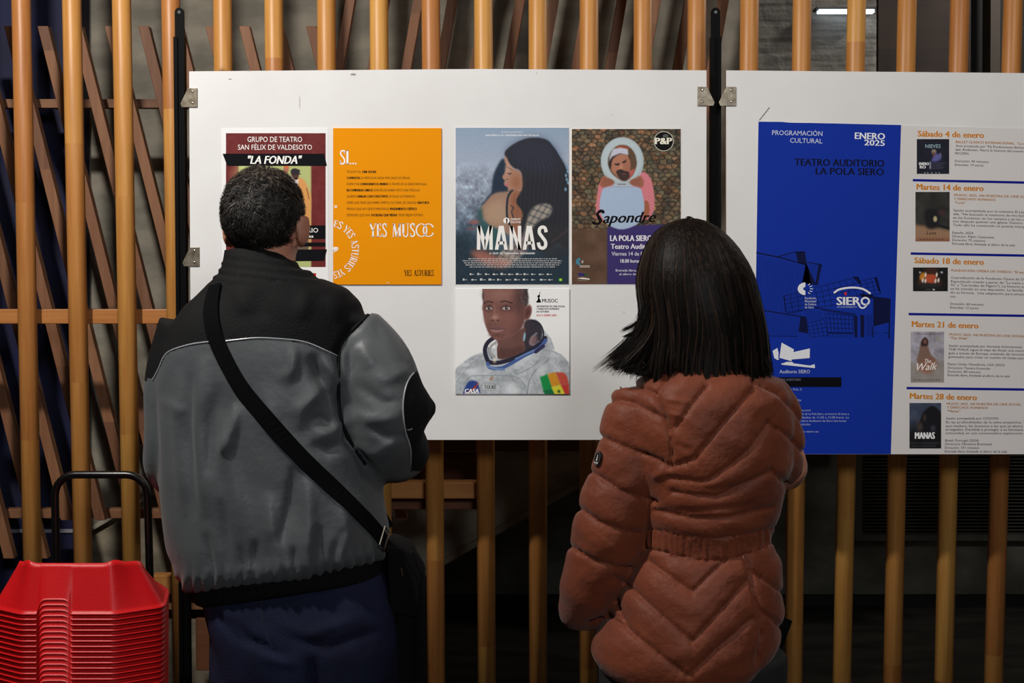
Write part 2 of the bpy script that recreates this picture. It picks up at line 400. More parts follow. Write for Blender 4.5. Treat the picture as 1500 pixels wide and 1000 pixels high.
# ------------------------------------------------------------------ print tools
def cmat(c, rough=.55):
    return mat('ink_%02x%02x%02x' % tuple(int(v) for v in c), c, rough, spec=.08)
_fc = {}
def font_geo(s, bold, shear):
    k = (s, bold, shear)
    if k in _fc: return _fc[k]
    cu = bpy.data.curves.new('t', 'FONT'); cu.body = s; cu.size = 1; cu.resolution_u = 2; cu.offset = bold; cu.shear = shear; cu.fill_mode = 'FRONT'
    o = bpy.data.objects.new('t', cu); me = bpy.data.meshes.new_from_object(o)
    v = np.zeros(len(me.vertices)*3); me.vertices.foreach_get('co', v); v = v.reshape(-1, 3)
    f = [tuple(p.vertices) for p in me.polygons]
    bpy.data.objects.remove(o); bpy.data.curves.remove(cu); bpy.data.meshes.remove(me)
    _fc[k] = (v, f); return v, f
_h, _ = font_geo('H', 0, 0); CAP = _h[:, 1].max()
SEP = {'date_lettering', 'heading_lettering', 'venue_lettering', 'event_lettering', 'lower_lettering', 'title_lines'}
class Sheet:
    """a sheet of paper on the board: everything printed on it is a child"""
    def __init__(s, name, label, cat, pts, paper, thick=.0008, Y=YB, group=None):
        s.uid = 0; s.Y = Y-thick; ys = [p[1] for p in pts]; xs = [p[0] for p in pts]
        s.t = thing(name, label, cat, P(sum(xs)/len(xs), max(ys), Y), group); s.l = {}
        obj('paper', MB().prism(pxpoly(pts, s.Y)[::-1], thick-.0001), cmat(paper), s.t)
    def L(s, name, c, layer=1):
        k = (name, tuple(c), layer, s.uid if name in SEP else 0)
        if k not in s.l: s.l[k] = MB()
        return s.l[k], s.Y-.0002*layer
    def text(s, name, c, st, x0, y0, x1, cap, y1=None, bold=0.0, shear=0.0, layer=2):
        """baseline from (x0,y0) to (x1,y1), cap height in photo pixels"""
        s.uid += 1
        mb, Y = s.L(name, c, layer); v, f = font_geo(st, 0.0, shear); nst = 3 if bold else 1
        if y1 is None: y1 = y0
        L_ = math.hypot(x1-x0, y1-y0); ux, uy = (x1-x0)/L_, (y1-y0)/L_
        mn, mx = v[:, 0].min(), v[:, 0].max(); sx = L_/(mx-mn); sy = cap/CAP
        for k in range(nst):
            pts = []; dx = bold*cap/CAP*(k-1)*1.5 if nst > 1 else 0
            for p in v:
                a = (p[0]-mn)*sx+dx; b = p[1]*sy; pts.append(P(x0+ux*a+uy*b, y0+uy*a-ux*b, Y-.00003*k))
            mb.add(pts, f)
    def poly(s, name, c, pts, layer=1):
        mb, Y = s.L(name, c, layer); mb.add(pxpoly(pts, Y), [tuple(range(len(pts)))])
    def rect(s, name, c, x0, y0, x1, y1, layer=1): s.poly(name, c, [(x0, y0), (x0, y1), (x1, y1), (x1, y0)], layer)
    def disc(s, name, c, x, y, rx, ry=None, layer=1, n=28):
        ry = ry or rx; s.poly(name, c, [(x+rx*math.cos(2*math.pi*k/n), y-ry*math.sin(2*math.pi*k/n)) for k in range(n)], layer)
    def stroke(s, name, c, pts, wd, layer=2, wd1=None):
        """ribbon along a polyline"""
        mb, Y = s.L(name, c, layer); n = len(pts); q = []
        for i in range(n):
            a = pts[max(i-1, 0)]; b = pts[min(i+1, n-1)]; dx, dy = b[0]-a[0], b[1]-a[1]; l = math.hypot(dx, dy) or 1
            wi = wd[i] if isinstance(wd, (list, tuple)) else wd
            q.append((pts[i][0]-dy/l*wi/2, pts[i][1]+dx/l*wi/2)); q.append((pts[i][0]+dy/l*wi/2, pts[i][1]-dx/l*wi/2))
        mb.add(pxpoly(q, Y), [(2*i, 2*i+2, 2*i+3, 2*i+1) for i in range(n-1)])
    def ring(s, name, c, x, y, r0, r1, a0=0, a1=360, layer=2, n=32, ky=1.0):
        mb, Y = s.L(name, c, layer); q = []
        for k in range(n+1):
            a = math.radians(a0+(a1-a0)*k/n)
            for r in (r0, r1): q.append((x+r*math.cos(a), y-r*math.sin(a)*ky))
        mb.add(pxpoly(q, Y), [(2*i, 2*i+2, 2*i+3, 2*i+1) for i in range(n)])
    def picture(s, cv, name='picture', layer=1):
        Y = s.Y-.0002*layer; H, W = cv.a.shape[:2]
        xs = np.linspace(cv.x0, cv.x1, W); ys = np.linspace(cv.y0, cv.y1, H)
        me = bpy.data.meshes.new(name); o = ORG[s.t]
        co = np.zeros((H, W, 3)); co[..., 0], co[..., 2] = 0, 0
        bq = (500-ys)/F; wy = math.cos(TH)+bq*math.sin(TH); wzz = -math.sin(TH)+bq*math.cos(TH); t = Y/wy
        if cv.warp is None:
            co[..., 0] = ((xs-750)/F)[None, :]*t[:, None]; co[..., 2] = (CZ+wzz*t)[:, None]; co[..., 1] = Y
        co -= np.array(o)[None, None, :]
        me.vertices.add(H*W); me.vertices.foreach_set('co', co.ravel())
        idx = np.arange(H*W).reshape(H, W); q = np.stack([idx[:-1, :-1], idx[1:, :-1], idx[1:, 1:], idx[:-1, 1:]], -1).reshape(-1, 4)
        me.loops.add(q.size); me.loops.foreach_set('vertex_index', q.ravel().astype(np.int32))
        me.polygons.add(len(q)); me.polygons.foreach_set('loop_start', np.arange(0, q.size, 4, dtype=np.int32))
        me.update(calc_edges=True)
        at = me.color_attributes.new('print', 'FLOAT_COLOR', 'POINT')
        a = np.clip(cv.a, 0, 255)/255; a = np.where(a <= .04045, a/12.92, ((a+.055)/1.055)**2.4)
        at.data.foreach_set('color', np.concatenate([a, np.ones((H, W, 1))], -1).astype(np.float32).ravel())
        me.materials.append(PRINT); ob = bpy.data.objects.new(name, me); COL.objects.link(ob); ob.parent = s.t; ORG[ob] = o
        return ob
    def done(s):
        for (name, c, layer, _), mb in s.l.items(): obj(name, mb, cmat(c), s.t)
PRINT = vcol_mat('printed picture')

def nz(shape, cell, seed):
    """smooth value noise in 0..1"""
    r = np.random.default_rng(seed); H, W = shape; gh, gw = int(H/cell)+3, int(W/cell)+3
    g = r.random((gh, gw)); y = np.arange(H)/cell; x = np.arange(W)/cell
    yi = y.astype(int); xi = x.astype(int); fy = (y-yi); fx = (x-xi); fy = fy*fy*(3-2*fy); fx = fx*fx*(3-2*fx)
    a = g[yi][:, xi]; b = g[yi][:, xi+1]; c = g[yi+1][:, xi]; d = g[yi+1][:, xi+1]
    return (a*(1-fx)+b*fx)*(1-fy)[:, None] + (c*(1-fx)+d*fx)*fy[:, None]
class Cv:
    """flat print rasterised to a fine colour grid; drawn in zoomed coordinates (base + u/zoom)"""
    def __init__(s, x0, y0, x1, y1, res, bg, base=(0, 0), zoom=1.0):
        s.x0, s.y0, s.x1, s.y1 = x0, y0, x1, y1; W, H = int((x1-x0)*res), int((y1-y0)*res); s.res = res; s.warp = None
        s.a = np.zeros((H, W, 3)) + np.array(bg, float); s.map(base, zoom)
    def map(s, base, zoom):
        s.b = base; s.z = zoom; H, W = s.a.shape[:2]
        s.X = (np.linspace(s.x0, s.x1, W)[None, :]-base[0])*zoom + np.zeros((H, 1)); s.Yy = (np.linspace(s.y0, s.y1, H)[:, None]-base[1])*zoom + np.zeros((1, W))
    def blend(s, m, c, op=1.0):
        m = np.clip(m, 0, 1)[..., None]*op; s.a = s.a*(1-m)+np.array(c, float)*m if not callable(c) else s.a
    def blur(s, m, r):
        r = int(round(r/s.z*s.res))
        for _ in range(2):
            if r < 1: break
            for ax in (0, 1):
                k = np.concatenate([np.repeat(np.take(m, [0], ax), r+1, ax), m, np.repeat(np.take(m, [-1], ax), r, ax)], ax).cumsum(ax)
                n = m.shape[ax]; m = (np.take(k, range(2*r+1, 2*r+1+n), ax)-np.take(k, range(0, n), ax))/(2*r+1)
        return m
    def pmask(s, pts):
        m = np.zeros(s.X.shape, bool); n = len(pts)
        for i in range(n):
            x1, y1 = pts[i]; x2, y2 = pts[(i+1) % n]
            if y1 == y2: continue
            c = (s.Yy > min(y1, y2)) & (s.Yy <= max(y1, y2)); m ^= c & (s.X < (s.Yy-y1)*(x2-x1)/(y2-y1)+x1)
        return m.astype(float)
    def poly(s, pts, c, blur=0, op=1.0, sm=False):
        if sm: pts = smooth_closed(pts)
        m = s.pmask(pts); m = s.blur(m, blur) if blur else s.blur(m, s.z*.45); s.blend(m, c, op); return m
    def ell(s, cx, cy, rx, ry, c, rot=0, soft=.15, op=1.0):
        a = math.radians(rot); dx, dy = s.X-cx, s.Yy-cy; u = (dx*math.cos(a)+dy*math.sin(a))/rx; v = (-dx*math.sin(a)+dy*math.cos(a))/ry
        d = np.sqrt(u*u+v*v); s.blend((1+soft-d)/(2*soft), c, op)
    def line(s, pts, w, c, op=1.0, soft=None):
        d = np.full(s.X.shape, 1e9)
        for (x1, y1), (x2, y2) in zip(pts[:-1], pts[1:]):
            vx, vy = x2-x1, y2-y1; t = np.clip(((s.X-x1)*vx+(s.Yy-y1)*vy)/(vx*vx+vy*vy+1e-9), 0, 1)
            d = np.minimum(d, np.hypot(s.X-x1-t*vx, s.Yy-y1-t*vy))
        soft = soft or s.z*.5; s.blend((w/2-d)/soft+.5, c, op)
    def noise(s, cell, amp, seed, mask=None, tint=(1, 1, 1)):
        n = (nz(s.a.shape[:2], cell/s.z*s.res, seed)-.5)*2*amp
        if mask is not None: n = n*mask
        s.a = s.a + n[..., None]*np.array(tint)
def smooth_closed(p, k=5):
    n = len(p); out = []
    for i in range(n):
        p0, p1, p2, p3 = p[i-1], p[i], p[(i+1) % n], p[(i+2) % n]
        for j in range(k):
            t = j/k; out.append(tuple(.5*(2*p1[a]+(p2[a]-p0[a])*t+(2*p0[a]-5*p1[a]+4*p2[a]-p3[a])*t*t+(3*p1[a]-p0[a]-3*p2[a]+p3[a])*t**3) for a in (0, 1)))
    return out
def smooth_open(p, k=6):
    q = [p[0]]+list(p)+[p[-1]]; out = []
    for i in range(1, len(q)-2):
        p0, p1, p2, p3 = q[i-1], q[i], q[i+1], q[i+2]
        for j in range(k):
            t = j/k; out.append(tuple(.5*(2*p1[a]+(p2[a]-p0[a])*t+(2*p0[a]-5*p1[a]+4*p2[a]-p3[a])*t*t+(3*p1[a]-p0[a]-3*p2[a]+p3[a])*t**3) for a in range(len(p1))))
    out.append(tuple(p[-1])); return out

# tall condensed display capitals with thin serifs; unit height, strokes (points, width)
Tk, Tn = .15, .05
GL = {
 'Y': (.50, [([(.02, 1), (.26, .45)], Tk), ([(.48, 1), (.26, .45)], Tn), ([(.26, .5), (.26, 0)], Tk), ([(-.05, .98), (.14, .98)], Tn), ([(.38, .98), (.56, .98)], Tn), ([(.12, .02), (.40, .02)], Tn)]),
 'E': (.38, [([(.09, 1), (.09, 0)], Tk), ([(0, .975), (.36, .975)], Tn), ([(0, .025), (.38, .025)], Tn), ([(.09, .52), (.28, .52)], Tn), ([(.35, 1), (.35, .82)], Tn), ([(.37, 0), (.37, .2)], Tn), ([(.28, .6), (.28, .43)], Tn)]),
 'S': (.42, [(smooth_open([(.36, .80), (.30, .95), (.18, .975), (.06, .86), (.09, .68), (.22, .52), (.34, .34), (.34, .14), (.22, .03), (.08, .06), (.03, .24)], 4), .10), ([(.37, .98), (.37, .74)], Tn), ([(.02, .28), (.02, .02)], Tn)]),
 'I': (.20, [([(.09, 1), (.09, 0)], Tk), ([(-.01, .975), (.19, .975)], Tn), ([(-.01, .025), (.19, .025)], Tn)]),
 'M': (.66, [([(.08, 1), (.05, 0)], Tn), ([(.10, 1), (.31, .02)], Tk), ([(.54, 1), (.31, .02)], Tn), ([(.54, 1), (.56, 0)], Tk), ([(-.02, .02), (.12, .02)], Tn), ([(.46, .02), (.66, .02)], Tn), ([(0, .98), (.12, .98)], Tn), ([(.52, .98), (.64, .98)], Tn)]),
 'U': (.50, [([(.08, 1), (.08, .25)], Tk), (smooth_open([(.08, .3), (.12, .07), (.25, .02), (.38, .08), (.42, .3)], 4), .08), ([(.42, 1), (.42, .25)], Tn), ([(-.01, .98), (.17, .98)], Tn), ([(.34, .98), (.5, .98)], Tn)]),
 'A': (.48, [([(.22, 1), (.42, 0)], Tk), ([(.22, 1), (.05, 0)], Tn), ([(.12, .32), (.34, .32)], Tn), ([(-.02, .02), (.12, .02)], Tn), ([(.34, .02), (.5, .02)], Tn)]),
 'T': (.42, [([(.2, 1), (.2, 0)], Tk), ([(0, .975), (.4, .975)], Tn), ([(.02, 1), (.02, .82)], Tn), ([(.39, 1), (.39, .82)], Tn), ([(.1, .02), (.3, .02)], Tn)]),
 'R': (.46, [([(.09, 1), (.09, 0)], Tk), (smooth_open([(.09, .97), (.28, .96), (.38, .76), (.28, .53), (.09, .5)], 4), .08), ([(.22, .5), (.42, .02)], .12), ([(0, .02), (.19, .02)], Tn), ([(.36, .02), (.5, .02)], Tn)]),
 ' ': (.28, []), '.': (.14, [([(.02, .05), (.12, .05)], .1)]),
}
def display(sh, name, c, st, x0, y0, x1, cap, fn=None, layer=2, gap=.08):
    tot = sum(GL[ch][0]+gap for ch in st)-gap; sx = (x1-x0)/tot; x = 0
    for ch in st:
        for pts, wd in GL[ch][1]:
            q = []
            for (a, b) in pts:
                u = x0+(x+a)*sx; h = b*cap
                q.append(fn(u, h) if fn else (u, y0-h))
            hor = abs(pts[0][1]-pts[-1][1]) < .01 and len(pts) == 2
            sh.stroke(name, c, q, wd*(cap if hor else max(sx, cap*.72)), layer)
        x += GL[ch][0]+gap

# ------------------------------------------------------------------ poster 1: theatre group, maroon
WHT = (244, 242, 238); BLK = (14, 14, 18)
p = Sheet('poster', 'maroon theatre poster with a black title band, behind the head of the man in grey', 'poster', [(324, 188), (480, 187), (481, 412), (326, 412)], (238, 238, 238))
cv = Cv(331, 195, 477, 391, 1.5, (104, 26, 26), (310, 170), 8.333)
cv.noise(60, 7, 3); cv.noise(14, 5, 4)
cv.poly([(330, 600), (1215, 600), (1215, 1900), (330, 1900)], (178, 186, 120)); 
cv.ell(430, 760, 160, 200, (214, 222, 150), soft=.5, op=.6)
cv.poly([(1060, 750), (1130, 780), (1190, 900), (1215, 1010), (1210, 1200), (1190, 1600), (960, 1600), (960, 900), (1000, 770)], (214, 152, 84), sm=True)
cv.poly([(1000, 780), (1060, 770), (1050, 880), (1010, 860)], (226, 220, 226)); cv.line([(1160, 880), (1190, 1010)], 14, (150, 96, 50)); cv.line([(1100, 900), (1120, 1500)], 10, (170, 112, 60), op=.6)
cv.ell(1020, 720, 46, 52, (84, 46, 34)); cv.ell(1015, 680, 52, 42, (36, 26, 32)); cv.ell(1030, 705, 60, 12, (40, 28, 34)); cv.ell(1065, 672, 14, 22, (40, 28, 34)); cv.ell(1030, 760, 24, 18, (34, 22, 20))
cv.ell(910, 650, 34, 48, (170, 110, 86)); cv.poly([(875, 600), (940, 600), (940, 640), (885, 625)], (214, 110, 50)); cv.poly([(940, 720), (1000, 760), (980, 860), (920, 800)], (210, 200, 216), blur=6)
cv.ell(600, 700, 60, 80, (150, 100, 80)); cv.poly([(480, 800), (720, 800), (760, 1600), (440, 1600)], (120, 60, 50)); cv.poly([(1000, 1250), (1190, 1250), (1180, 1720), (1000, 1720)], (100, 84, 66))
p.picture(cv)
p.poly('title_band', BLK, [(326, 225), (333, 243), (479, 243), (475, 225)], 2)
p.rect('lower_band', BLK, 331, 330, 477, 350, 2); p.rect('lower_band', BLK, 331, 355, 477, 361, 2); p.poly('lower_band', BLK, [(329, 366), (479, 365), (475, 382), (326, 384)], 2)
p.rect('red_label', (196, 36, 34), 380, 400, 463, 407, 1)
p.text('heading_lettering', WHT, 'GRUPO DE TEATRO', 362.5, 207.8, 442.5, 7.6, layer=3)
p.text('heading_lettering', WHT, 'SAN FÉLIX DE VALDESOTO', 348.5, 219.2, 457, 7.4, layer=3)
p.text('heading_lettering', WHT, '"LA FONDA"', 363.5, 239.8, 442, 11.5, bold=.02, shear=.25, layer=3)
p.text('lower_lettering', WHT, 'TEATRO AUDITORIO', 372, 340.4, 466, 6.6, layer=3)
p.text('lower_lettering', WHT, '19.30 horas', 415, 347.8, 459, 4.4, bold=.02, layer=3)
p.done()

# ------------------------------------------------------------------ poster 2: orange
OR = (236, 148, 2)
p = Sheet('poster', 'orange festival poster with white serif lettering, between maroon and blue posters', 'poster', [(488, 187.5), (646.5, 187.5), (646.5, 416.5), (488, 416.5)], OR, thick=.004)
display(p, 'heading_lettering', WHT, 'SI...', 497.8, 240.5, 522.5, 20.5, gap=.05)
def mix(y, parts):
    for st, x0, x1, b in parts: p.text('body_lettering', (30, 26, 20), st, x0, y, x1, 3.5, bold=.028 if b else 0, layer=1)
mix(253.3, [('TE GUSTA EL', 508, 529, 0), ('CINE SOCIAL', 530.4, 551.5, 1)])
mix(262.2, [('COMENTAS', 508, 527.6, 1), ('LA PELÍCULAS NADA MÁS SALES DE VERLAS', 529, 600.5, 0)])
mix(271.2, [('DISFRUTAS', 508, 526.4, 0), ('CONOCIENDO EL MUNDO', 527.8, 568.5, 1), ('A TRAVÉS DE LA GRAN PANTALLA', 570, 625, 0)])
mix(280.2, [('RECOMIENDAS LIBROS', 508, 545.8, 1), ('DESPUÉS DE HABER VISTO UNA PELÍCULA', 547, 615.3, 0)])
mix(289.2, [('QUIERES', 508, 522, 0), ('HABLAR CON COLECTIVOS', 523.4, 568, 1), ('SOCIALES ASTURIANOS', 569.4, 607.8, 0)])
mix(298.4, [('CREES QUE TIENE QUE HABER OFERTA CULTURAL DE CALIDAD', 508, 610, 0), ('GRATUITA', 611.4, 628.6, 1)])
mix(307.6, [('PIENSAS QUE HAY QUE FOMENTAR EL', 508, 569.8, 0), ('PENSAMIENTO CRÍTICO', 571.2, 610.5, 1)])
mix(316.6, [('DEFIENDES QUE UNA', 508, 542, 0), ('SOCIEDAD QUE PIENSA', 543.6, 581.8, 1), ('TIENE MEJOR FUTURO', 583, 619.5, 0)])
display(p, 'heading_lettering', WHT, 'YES', 542, 346.7, 567, 19.5)
display(p, 'heading_lettering', WHT, 'MUS', 575, 346.7, 608.5, 19.5)
for cx in (617.5, 627.8):
    n = 40; q = []
    a0, a1 = (0, 360) if cx < 620 else (28, 335)
    for k in range(n+1):
        a = math.radians(a0+(a1-a0)*k/n); q.append((cx+7.6*math.cos(a), 337-9.2*math.sin(a)))
    p.stroke('heading_lettering', WHT, q, [1.0+1.1*abs(math.cos(math.radians(a0+(a1-a0)*k/n))) for k in range(n+1)])
display(p, 'lower_lettering', (24, 20, 14), 'YES ASTURIES', 592.3, 404, 635.3, 8.6)
def circ(st, a0, a1):
    R = 33.5; L0, L1 = math.radians(a0)*R, math.radians(a1)*R
    def fn(u, h):
        a = -u/R; r = R+h; return (482+r*math.cos(a), 365-r*math.sin(a))
    display(p, 'circular_lettering', WHT, st, -L0, 0, -L1, 10.5, fn=fn)
circ('ES', 79, 60); circ('YES', 54, 27); circ('ASTURIES', 20, -50); circ('YES', -57, -80)
p.ring('emblem', WHT, 491.7, 302.4, 1.0, 2.1, n=14)
p.poly('emblem', WHT, smooth_closed([(488.2, 362.3), (492.5, 361.6), (495.6, 363), (495, 366.2), (492, 367.8), (488.4, 368.6)]), 2)
p.stroke('emblem', OR, [(489.5, 366.8), (492.5, 364.8), (495.4, 364.4)], .6, 3); p.rect('emblem', WHT, 488.1, 366, 489.1, 370, 2)
p.rect('lower_mark', WHT, 566, 413.5, 567.2, 414.3, 1); p.rect('lower_mark', WHT, 568.5, 413.4, 570, 414.4, 1)
p.done()

# ------------------------------------------------------------------ poster 3: film poster, two women embracing
p = Sheet('poster', 'blue grey film poster showing two embracing women, top centre of the big board', 'poster', [(666.8, 186.5), (833.5, 186.5), (833.5, 416.5), (666.8, 416.5)], (236, 236, 236), thick=.0012)
cv = Cv(667.4, 187, 833.2, 416.2, 1.6, (150, 166, 186), (660, 180), 8.333)
H_, W_ = cv.a.shape[:2]; gy = (cv.Yy/2000)
cv.a[:] = 0
for (y0, c0), (y1, c1) in zip([(0, (138, 160, 184)), (500, (160, 172, 192)), (900, (140, 150, 168)), (1300, (90, 108, 128)), (1600, (38, 60, 74)), (1990, (24, 44, 62))][:-1], [(500, (160, 172, 192)), (900, (140, 150, 168)), (1300, (90, 108, 128)), (1600, (38, 60, 74)), (1990, (24, 44, 62))]):
    t_ = np.clip((cv.Yy-y0)/(y1-y0), 0, 1)[..., None]; mk = ((cv.Yy >= y0) & (cv.Yy < y1+1))[..., None]
    cv.a = np.where(mk, np.array(c0)*(1-t_)+np.array(c1)*t_, cv.a)
cv.a = np.where(cv.a.sum(-1, keepdims=True) == 0, np.array((22, 42, 60)), cv.a)
lm = np.clip((700-cv.X)/300, 0, 1)*np.clip((cv.Yy-420)/300, 0, 1)
cv.noise(90, 26, 11, lm, (1, 1.1, 1.15)); cv.noise(36, 22, 12, lm, (.9, 1.1, 1.1)); cv.noise(14, 14, 13, lm)
for k in range(16):
    r_ = np.random.default_rng(k); x, y = r_.uniform(60, 420), r_.uniform(560, 1000); cv.line(smooth_open([(x, y), (x+50, y+60), (x+90, y+160), (x+80, y+230)], 3), 7, (96, 120, 134), op=.35)
cv.poly([(60, 1330), (300, 1300), (380, 1700), (700, 1730), (1460, 1500), (1460, 2010), (60, 2010)], (24, 44, 58), blur=70, op=.8)
# far head and back
cv.poly(smooth_closed([(655, 440), (570, 530), (520, 660), (500, 830), (480, 870), (420, 940), (390, 1010), (700, 900), (760, 700)]), (24, 42, 62), blur=8)
cv.poly(smooth_closed([(480, 900), (560, 850), (700, 835), (860, 830), (880, 1050), (880, 1180), (840, 1400), (560, 1290), (470, 1250), (390, 1170), (360, 1060)]), (156, 124, 106), blur=8)
cv.poly(smooth_closed([(420, 1060), (520, 960), (660, 960), (680, 1200), (560, 1240), (440, 1180)]), (178, 148, 122), blur=40, op=.8)
cv.poly(smooth_closed([(740, 860), (860, 840), (900, 1050), (860, 1260), (800, 1400), (750, 1300), (720, 1000)]), (150, 96, 70), blur=20)
cv.line(smooth_open([(760, 820), (710, 880), (690, 980), (690, 1130), (720, 1240)], 4), 26, (30, 38, 48)); cv.line(smooth_open([(740, 1010), (770, 1040), (745, 1080), (770, 1170)], 4), 12, (30, 38, 60))
cv.poly([(330, 1080), (380, 1020), (400, 1180), (480, 1260), (600, 1300), (580, 1500), (520, 1560), (420, 1480), (340, 1260)], (34, 78, 80), blur=16, op=.85)
# near hair mass
hair = smooth_closed([(660, 370), (700, 310), (800, 240), (930, 190), (1060, 180), (1180, 210), (1260, 290), (1330, 400), (1400, 520), (1440, 640), (1450, 900), (1450, 1500), (1300, 1460), (1150, 1560), (900, 1500), (850, 1300), (880, 1100), (800, 960), (860, 820), (860, 600), (760, 540), (690, 450)])
m_ = cv.poly(hair, (30, 32, 40), blur=5)
cv.poly(smooth_closed([(700, 340), (930, 210), (1150, 220), (1320, 420), (1200, 640), (900, 560), (760, 500)]), (40, 42, 66), blur=60, op=.7)
for k in range(26):
    x = 740+k*26; cv.line(smooth_open([(900+k*6, 260), (x+60, 520), (x+40, 900), (x+10, 1300)], 4), 7, (66, 66, 84) if k % 2 else (12, 14, 20), op=.22)
cv.line([(1180, 190), (1300, 340), (1400, 520)], 8, (84, 130, 160), op=.6)
for (x, y) in ((1420, 540), (1430, 590), (1410, 640), (1420, 690), (1435, 730), (1405, 810)): cv.ell(x, y, 14, 22, (110, 150, 180), soft=.4)
# face in profile, looking left and down
face = smooth_closed([(664, 400), (660, 470), (680, 520), (668, 590), (632, 655), (650, 690), (662, 700), (652, 735), (665, 765), (700, 790), (700, 830), (760, 810), (860, 830), (872, 700), (850, 600), (790, 570), (720, 500), (690, 430)])
cv.poly(face, (176, 132, 112), blur=3); cv.ell(800, 720, 70, 110, (150, 98, 72), soft=.6, op=.8); cv.ell(690, 560, 30, 60, (196, 156, 140), soft=.6, op=.6)
cv.line(smooth_open([(700, 612), (720, 624), (742, 612)], 4), 12, (50, 36, 44)); cv.line(smooth_open([(690, 540), (730, 560), (760, 580)], 4), 9, (96, 70, 68), op=.7)
cv.ell(684, 756, 22, 14, (190, 104, 120), soft=.5); cv.ell(690, 690, 12, 8, (110, 66, 60), soft=.5)
# checked shirt sleeve
sl_ = smooth_closed([(930, 1200), (960, 1100), (1040, 1010), (1180, 985), (1240, 1040), (1200, 1140), (1080, 1200), (980, 1330), (920, 1560), (700, 1740), (580, 1640), (700, 1500), (860, 1420)])
cv.poly(sl_, (158, 150, 136), blur=8); mk = cv.pmask(sl_)
st_ = (np.sin((cv.X*.8+cv.Yy*.5)/9.5) > .75)*.55 + (np.sin((cv.Yy*.9-cv.X*.35)/13) > .82)*.6
cv.blend(cv.blur(mk*np.clip(st_, 0, 1), 3), (50, 54, 72))
cv.poly(smooth_closed([(760, 1440), (900, 1340), (960, 1500), (820, 1640)]), (110, 90, 100), blur=20, op=.6)
cv.poly(smooth_closed([(260, 1560), (420, 1560), (600, 1640), (760, 1690), (640, 1770), (420, 1730), (280, 1640)]), (170, 104, 88), blur=30, op=.9)
cv.ell(290, 1210, 60, 26, (156, 92, 84), soft=.6, op=.8); cv.ell(250, 1290, 50, 18, (120, 74, 76), soft=.6, op=.7)
cv.poly(smooth_closed([(1000, 1330), (1460, 1240), (1460, 1600), (1100, 1600)]), (40, 40, 44), blur=40, op=.7)
cv.line([(1240, 1450), (1450, 1290)], 22, (96, 62, 58), op=.4, soft=20)
cv.noise(5, 7, 21)
p.picture(cv)
p.text('heading_lettering', (226, 230, 236), 'IN ASSOCIATION WITH', 734.5, 194.4, 765.5, 2.0)
p.text('heading_lettering', (232, 236, 240), 'JEAN PIERRE & LUC DARDENNE AND WALTER SALLES', 711, 199.2, 789.5, 2.3, bold=.02)
T0, T1 = 365.6, 330.6
def tt(pts, w): p.stroke('title_lettering', WHT, pts, w, 2)
tt([(701, T0), (701.4, T1)], 5); tt([(719, T1), (719.4, T0)], 5); p.poly('title_lettering', WHT, [(699.2, T1), (704.6, T1), (711.6, 352), (710.4, T0), (708.6, T0)], 2); p.poly('title_lettering', WHT, [(721.2, T1), (716, T1), (709.2, 352), (710, T0), (712, T0)], 2)
for ax in (734.3, 775.2):
    p.poly('title_lettering', WHT, [(ax-3.6, T1), (ax+3.6, T1), (ax+9.4, T0), (ax+4.4, T0), (ax, 340), (ax-4.4, T0), (ax-9.4, T0)], 2); p.rect('title_lettering', WHT, ax-4.5, 353.5, ax+4.5, 358, 2)
tt([(749, T0), (749, T1)], 5); tt([(761, T0), (761, T1)], 5); p.poly('title_lettering', WHT, [(746.5, T1), (751.6, T1), (763.5, T0), (758.4, T0)], 2)
tt(smooth_open([(800, 340), (798.5, 334.2), (794.6, 332.4), (790.6, 335), (790.2, 341), (794.6, 347.4), (799, 354), (798.8, 360.6), (794.8, 363.4), (790.2, 361), (788.6, 355)], 4), 4.8)
p.disc('tilde_mark', WHT, 741.8, 323, 4.6, 4.4, 2); p.poly('tilde_figure', (90, 60, 50), smooth_closed([(741, 320.5), (743, 320.3), (743.6, 322.6), (742.8, 327), (741.4, 327), (741.4, 323.6)]), 3)
p.text('prize_lettering', WHT, 'GIORNATE', 748, 322.4, 762.5, 3.0, bold=.01); p.text('prize_lettering', WHT, 'DEGLI AUTORI', 748, 326.6, 762.5, 2.8, bold=.01)
p.text('credit_lettering', (226, 224, 222), 'A  FILM  BY  MARIANNA  BRENNAND', 717, 372.2, 783.5, 2.6, bold=.03)
rr_ = np.random.default_rng(5)
for (y, a, b) in ((379, 686, 816), (382, 678, 823), (385, 680, 822), (388, 682, 819), (391, 688, 813)):
    x = a
    while x < b:
        w_ = rr_.uniform(1.2, 5.5); p.rect('credit_lines', (190, 188, 188), x, y-.75, min(x+w_, b), y+.45, 2); x += w_+rr_.uniform(.6, 1.6)
for (y, a, b, n) in ((401.6, 688, 812, 11), (409.6, 678, 816, 11)):
    for k in range(n):
        x = a+(b-a)*k/n; w_ = rr_.uniform(5, 10); p.rect('sponsor_marks', (206, 208, 210), x, y-rr_.uniform(.8, 2), x+w_*.4, y+1.1, 2); p.rect('sponsor_marks', (170, 174, 178), x+w_*.48, y-.5, x+w_, y+.6, 2)
p.rect('flag', (30, 160, 60), 818.5, 407.4, 823.8, 411.8, 2); p.disc('flag_disc', (230, 214, 60), 821.1, 409.6, 1.6, 1.5, 3, n=12)
p.done()

# ------------------------------------------------------------------ poster 4: toilet-seat comedian
p = Sheet('poster', 'stone wall comedy poster of a man looking through a toilet seat, beside the film poster', 'poster', [(835.6, 188.2), (998, 189), (998, 416.8), (835.6, 416.8)], (240, 236, 232))
cv = Cv(837.6, 188.8, 997.3, 416.3, 1.6, (104, 84, 62), (830, 180), 8.333)
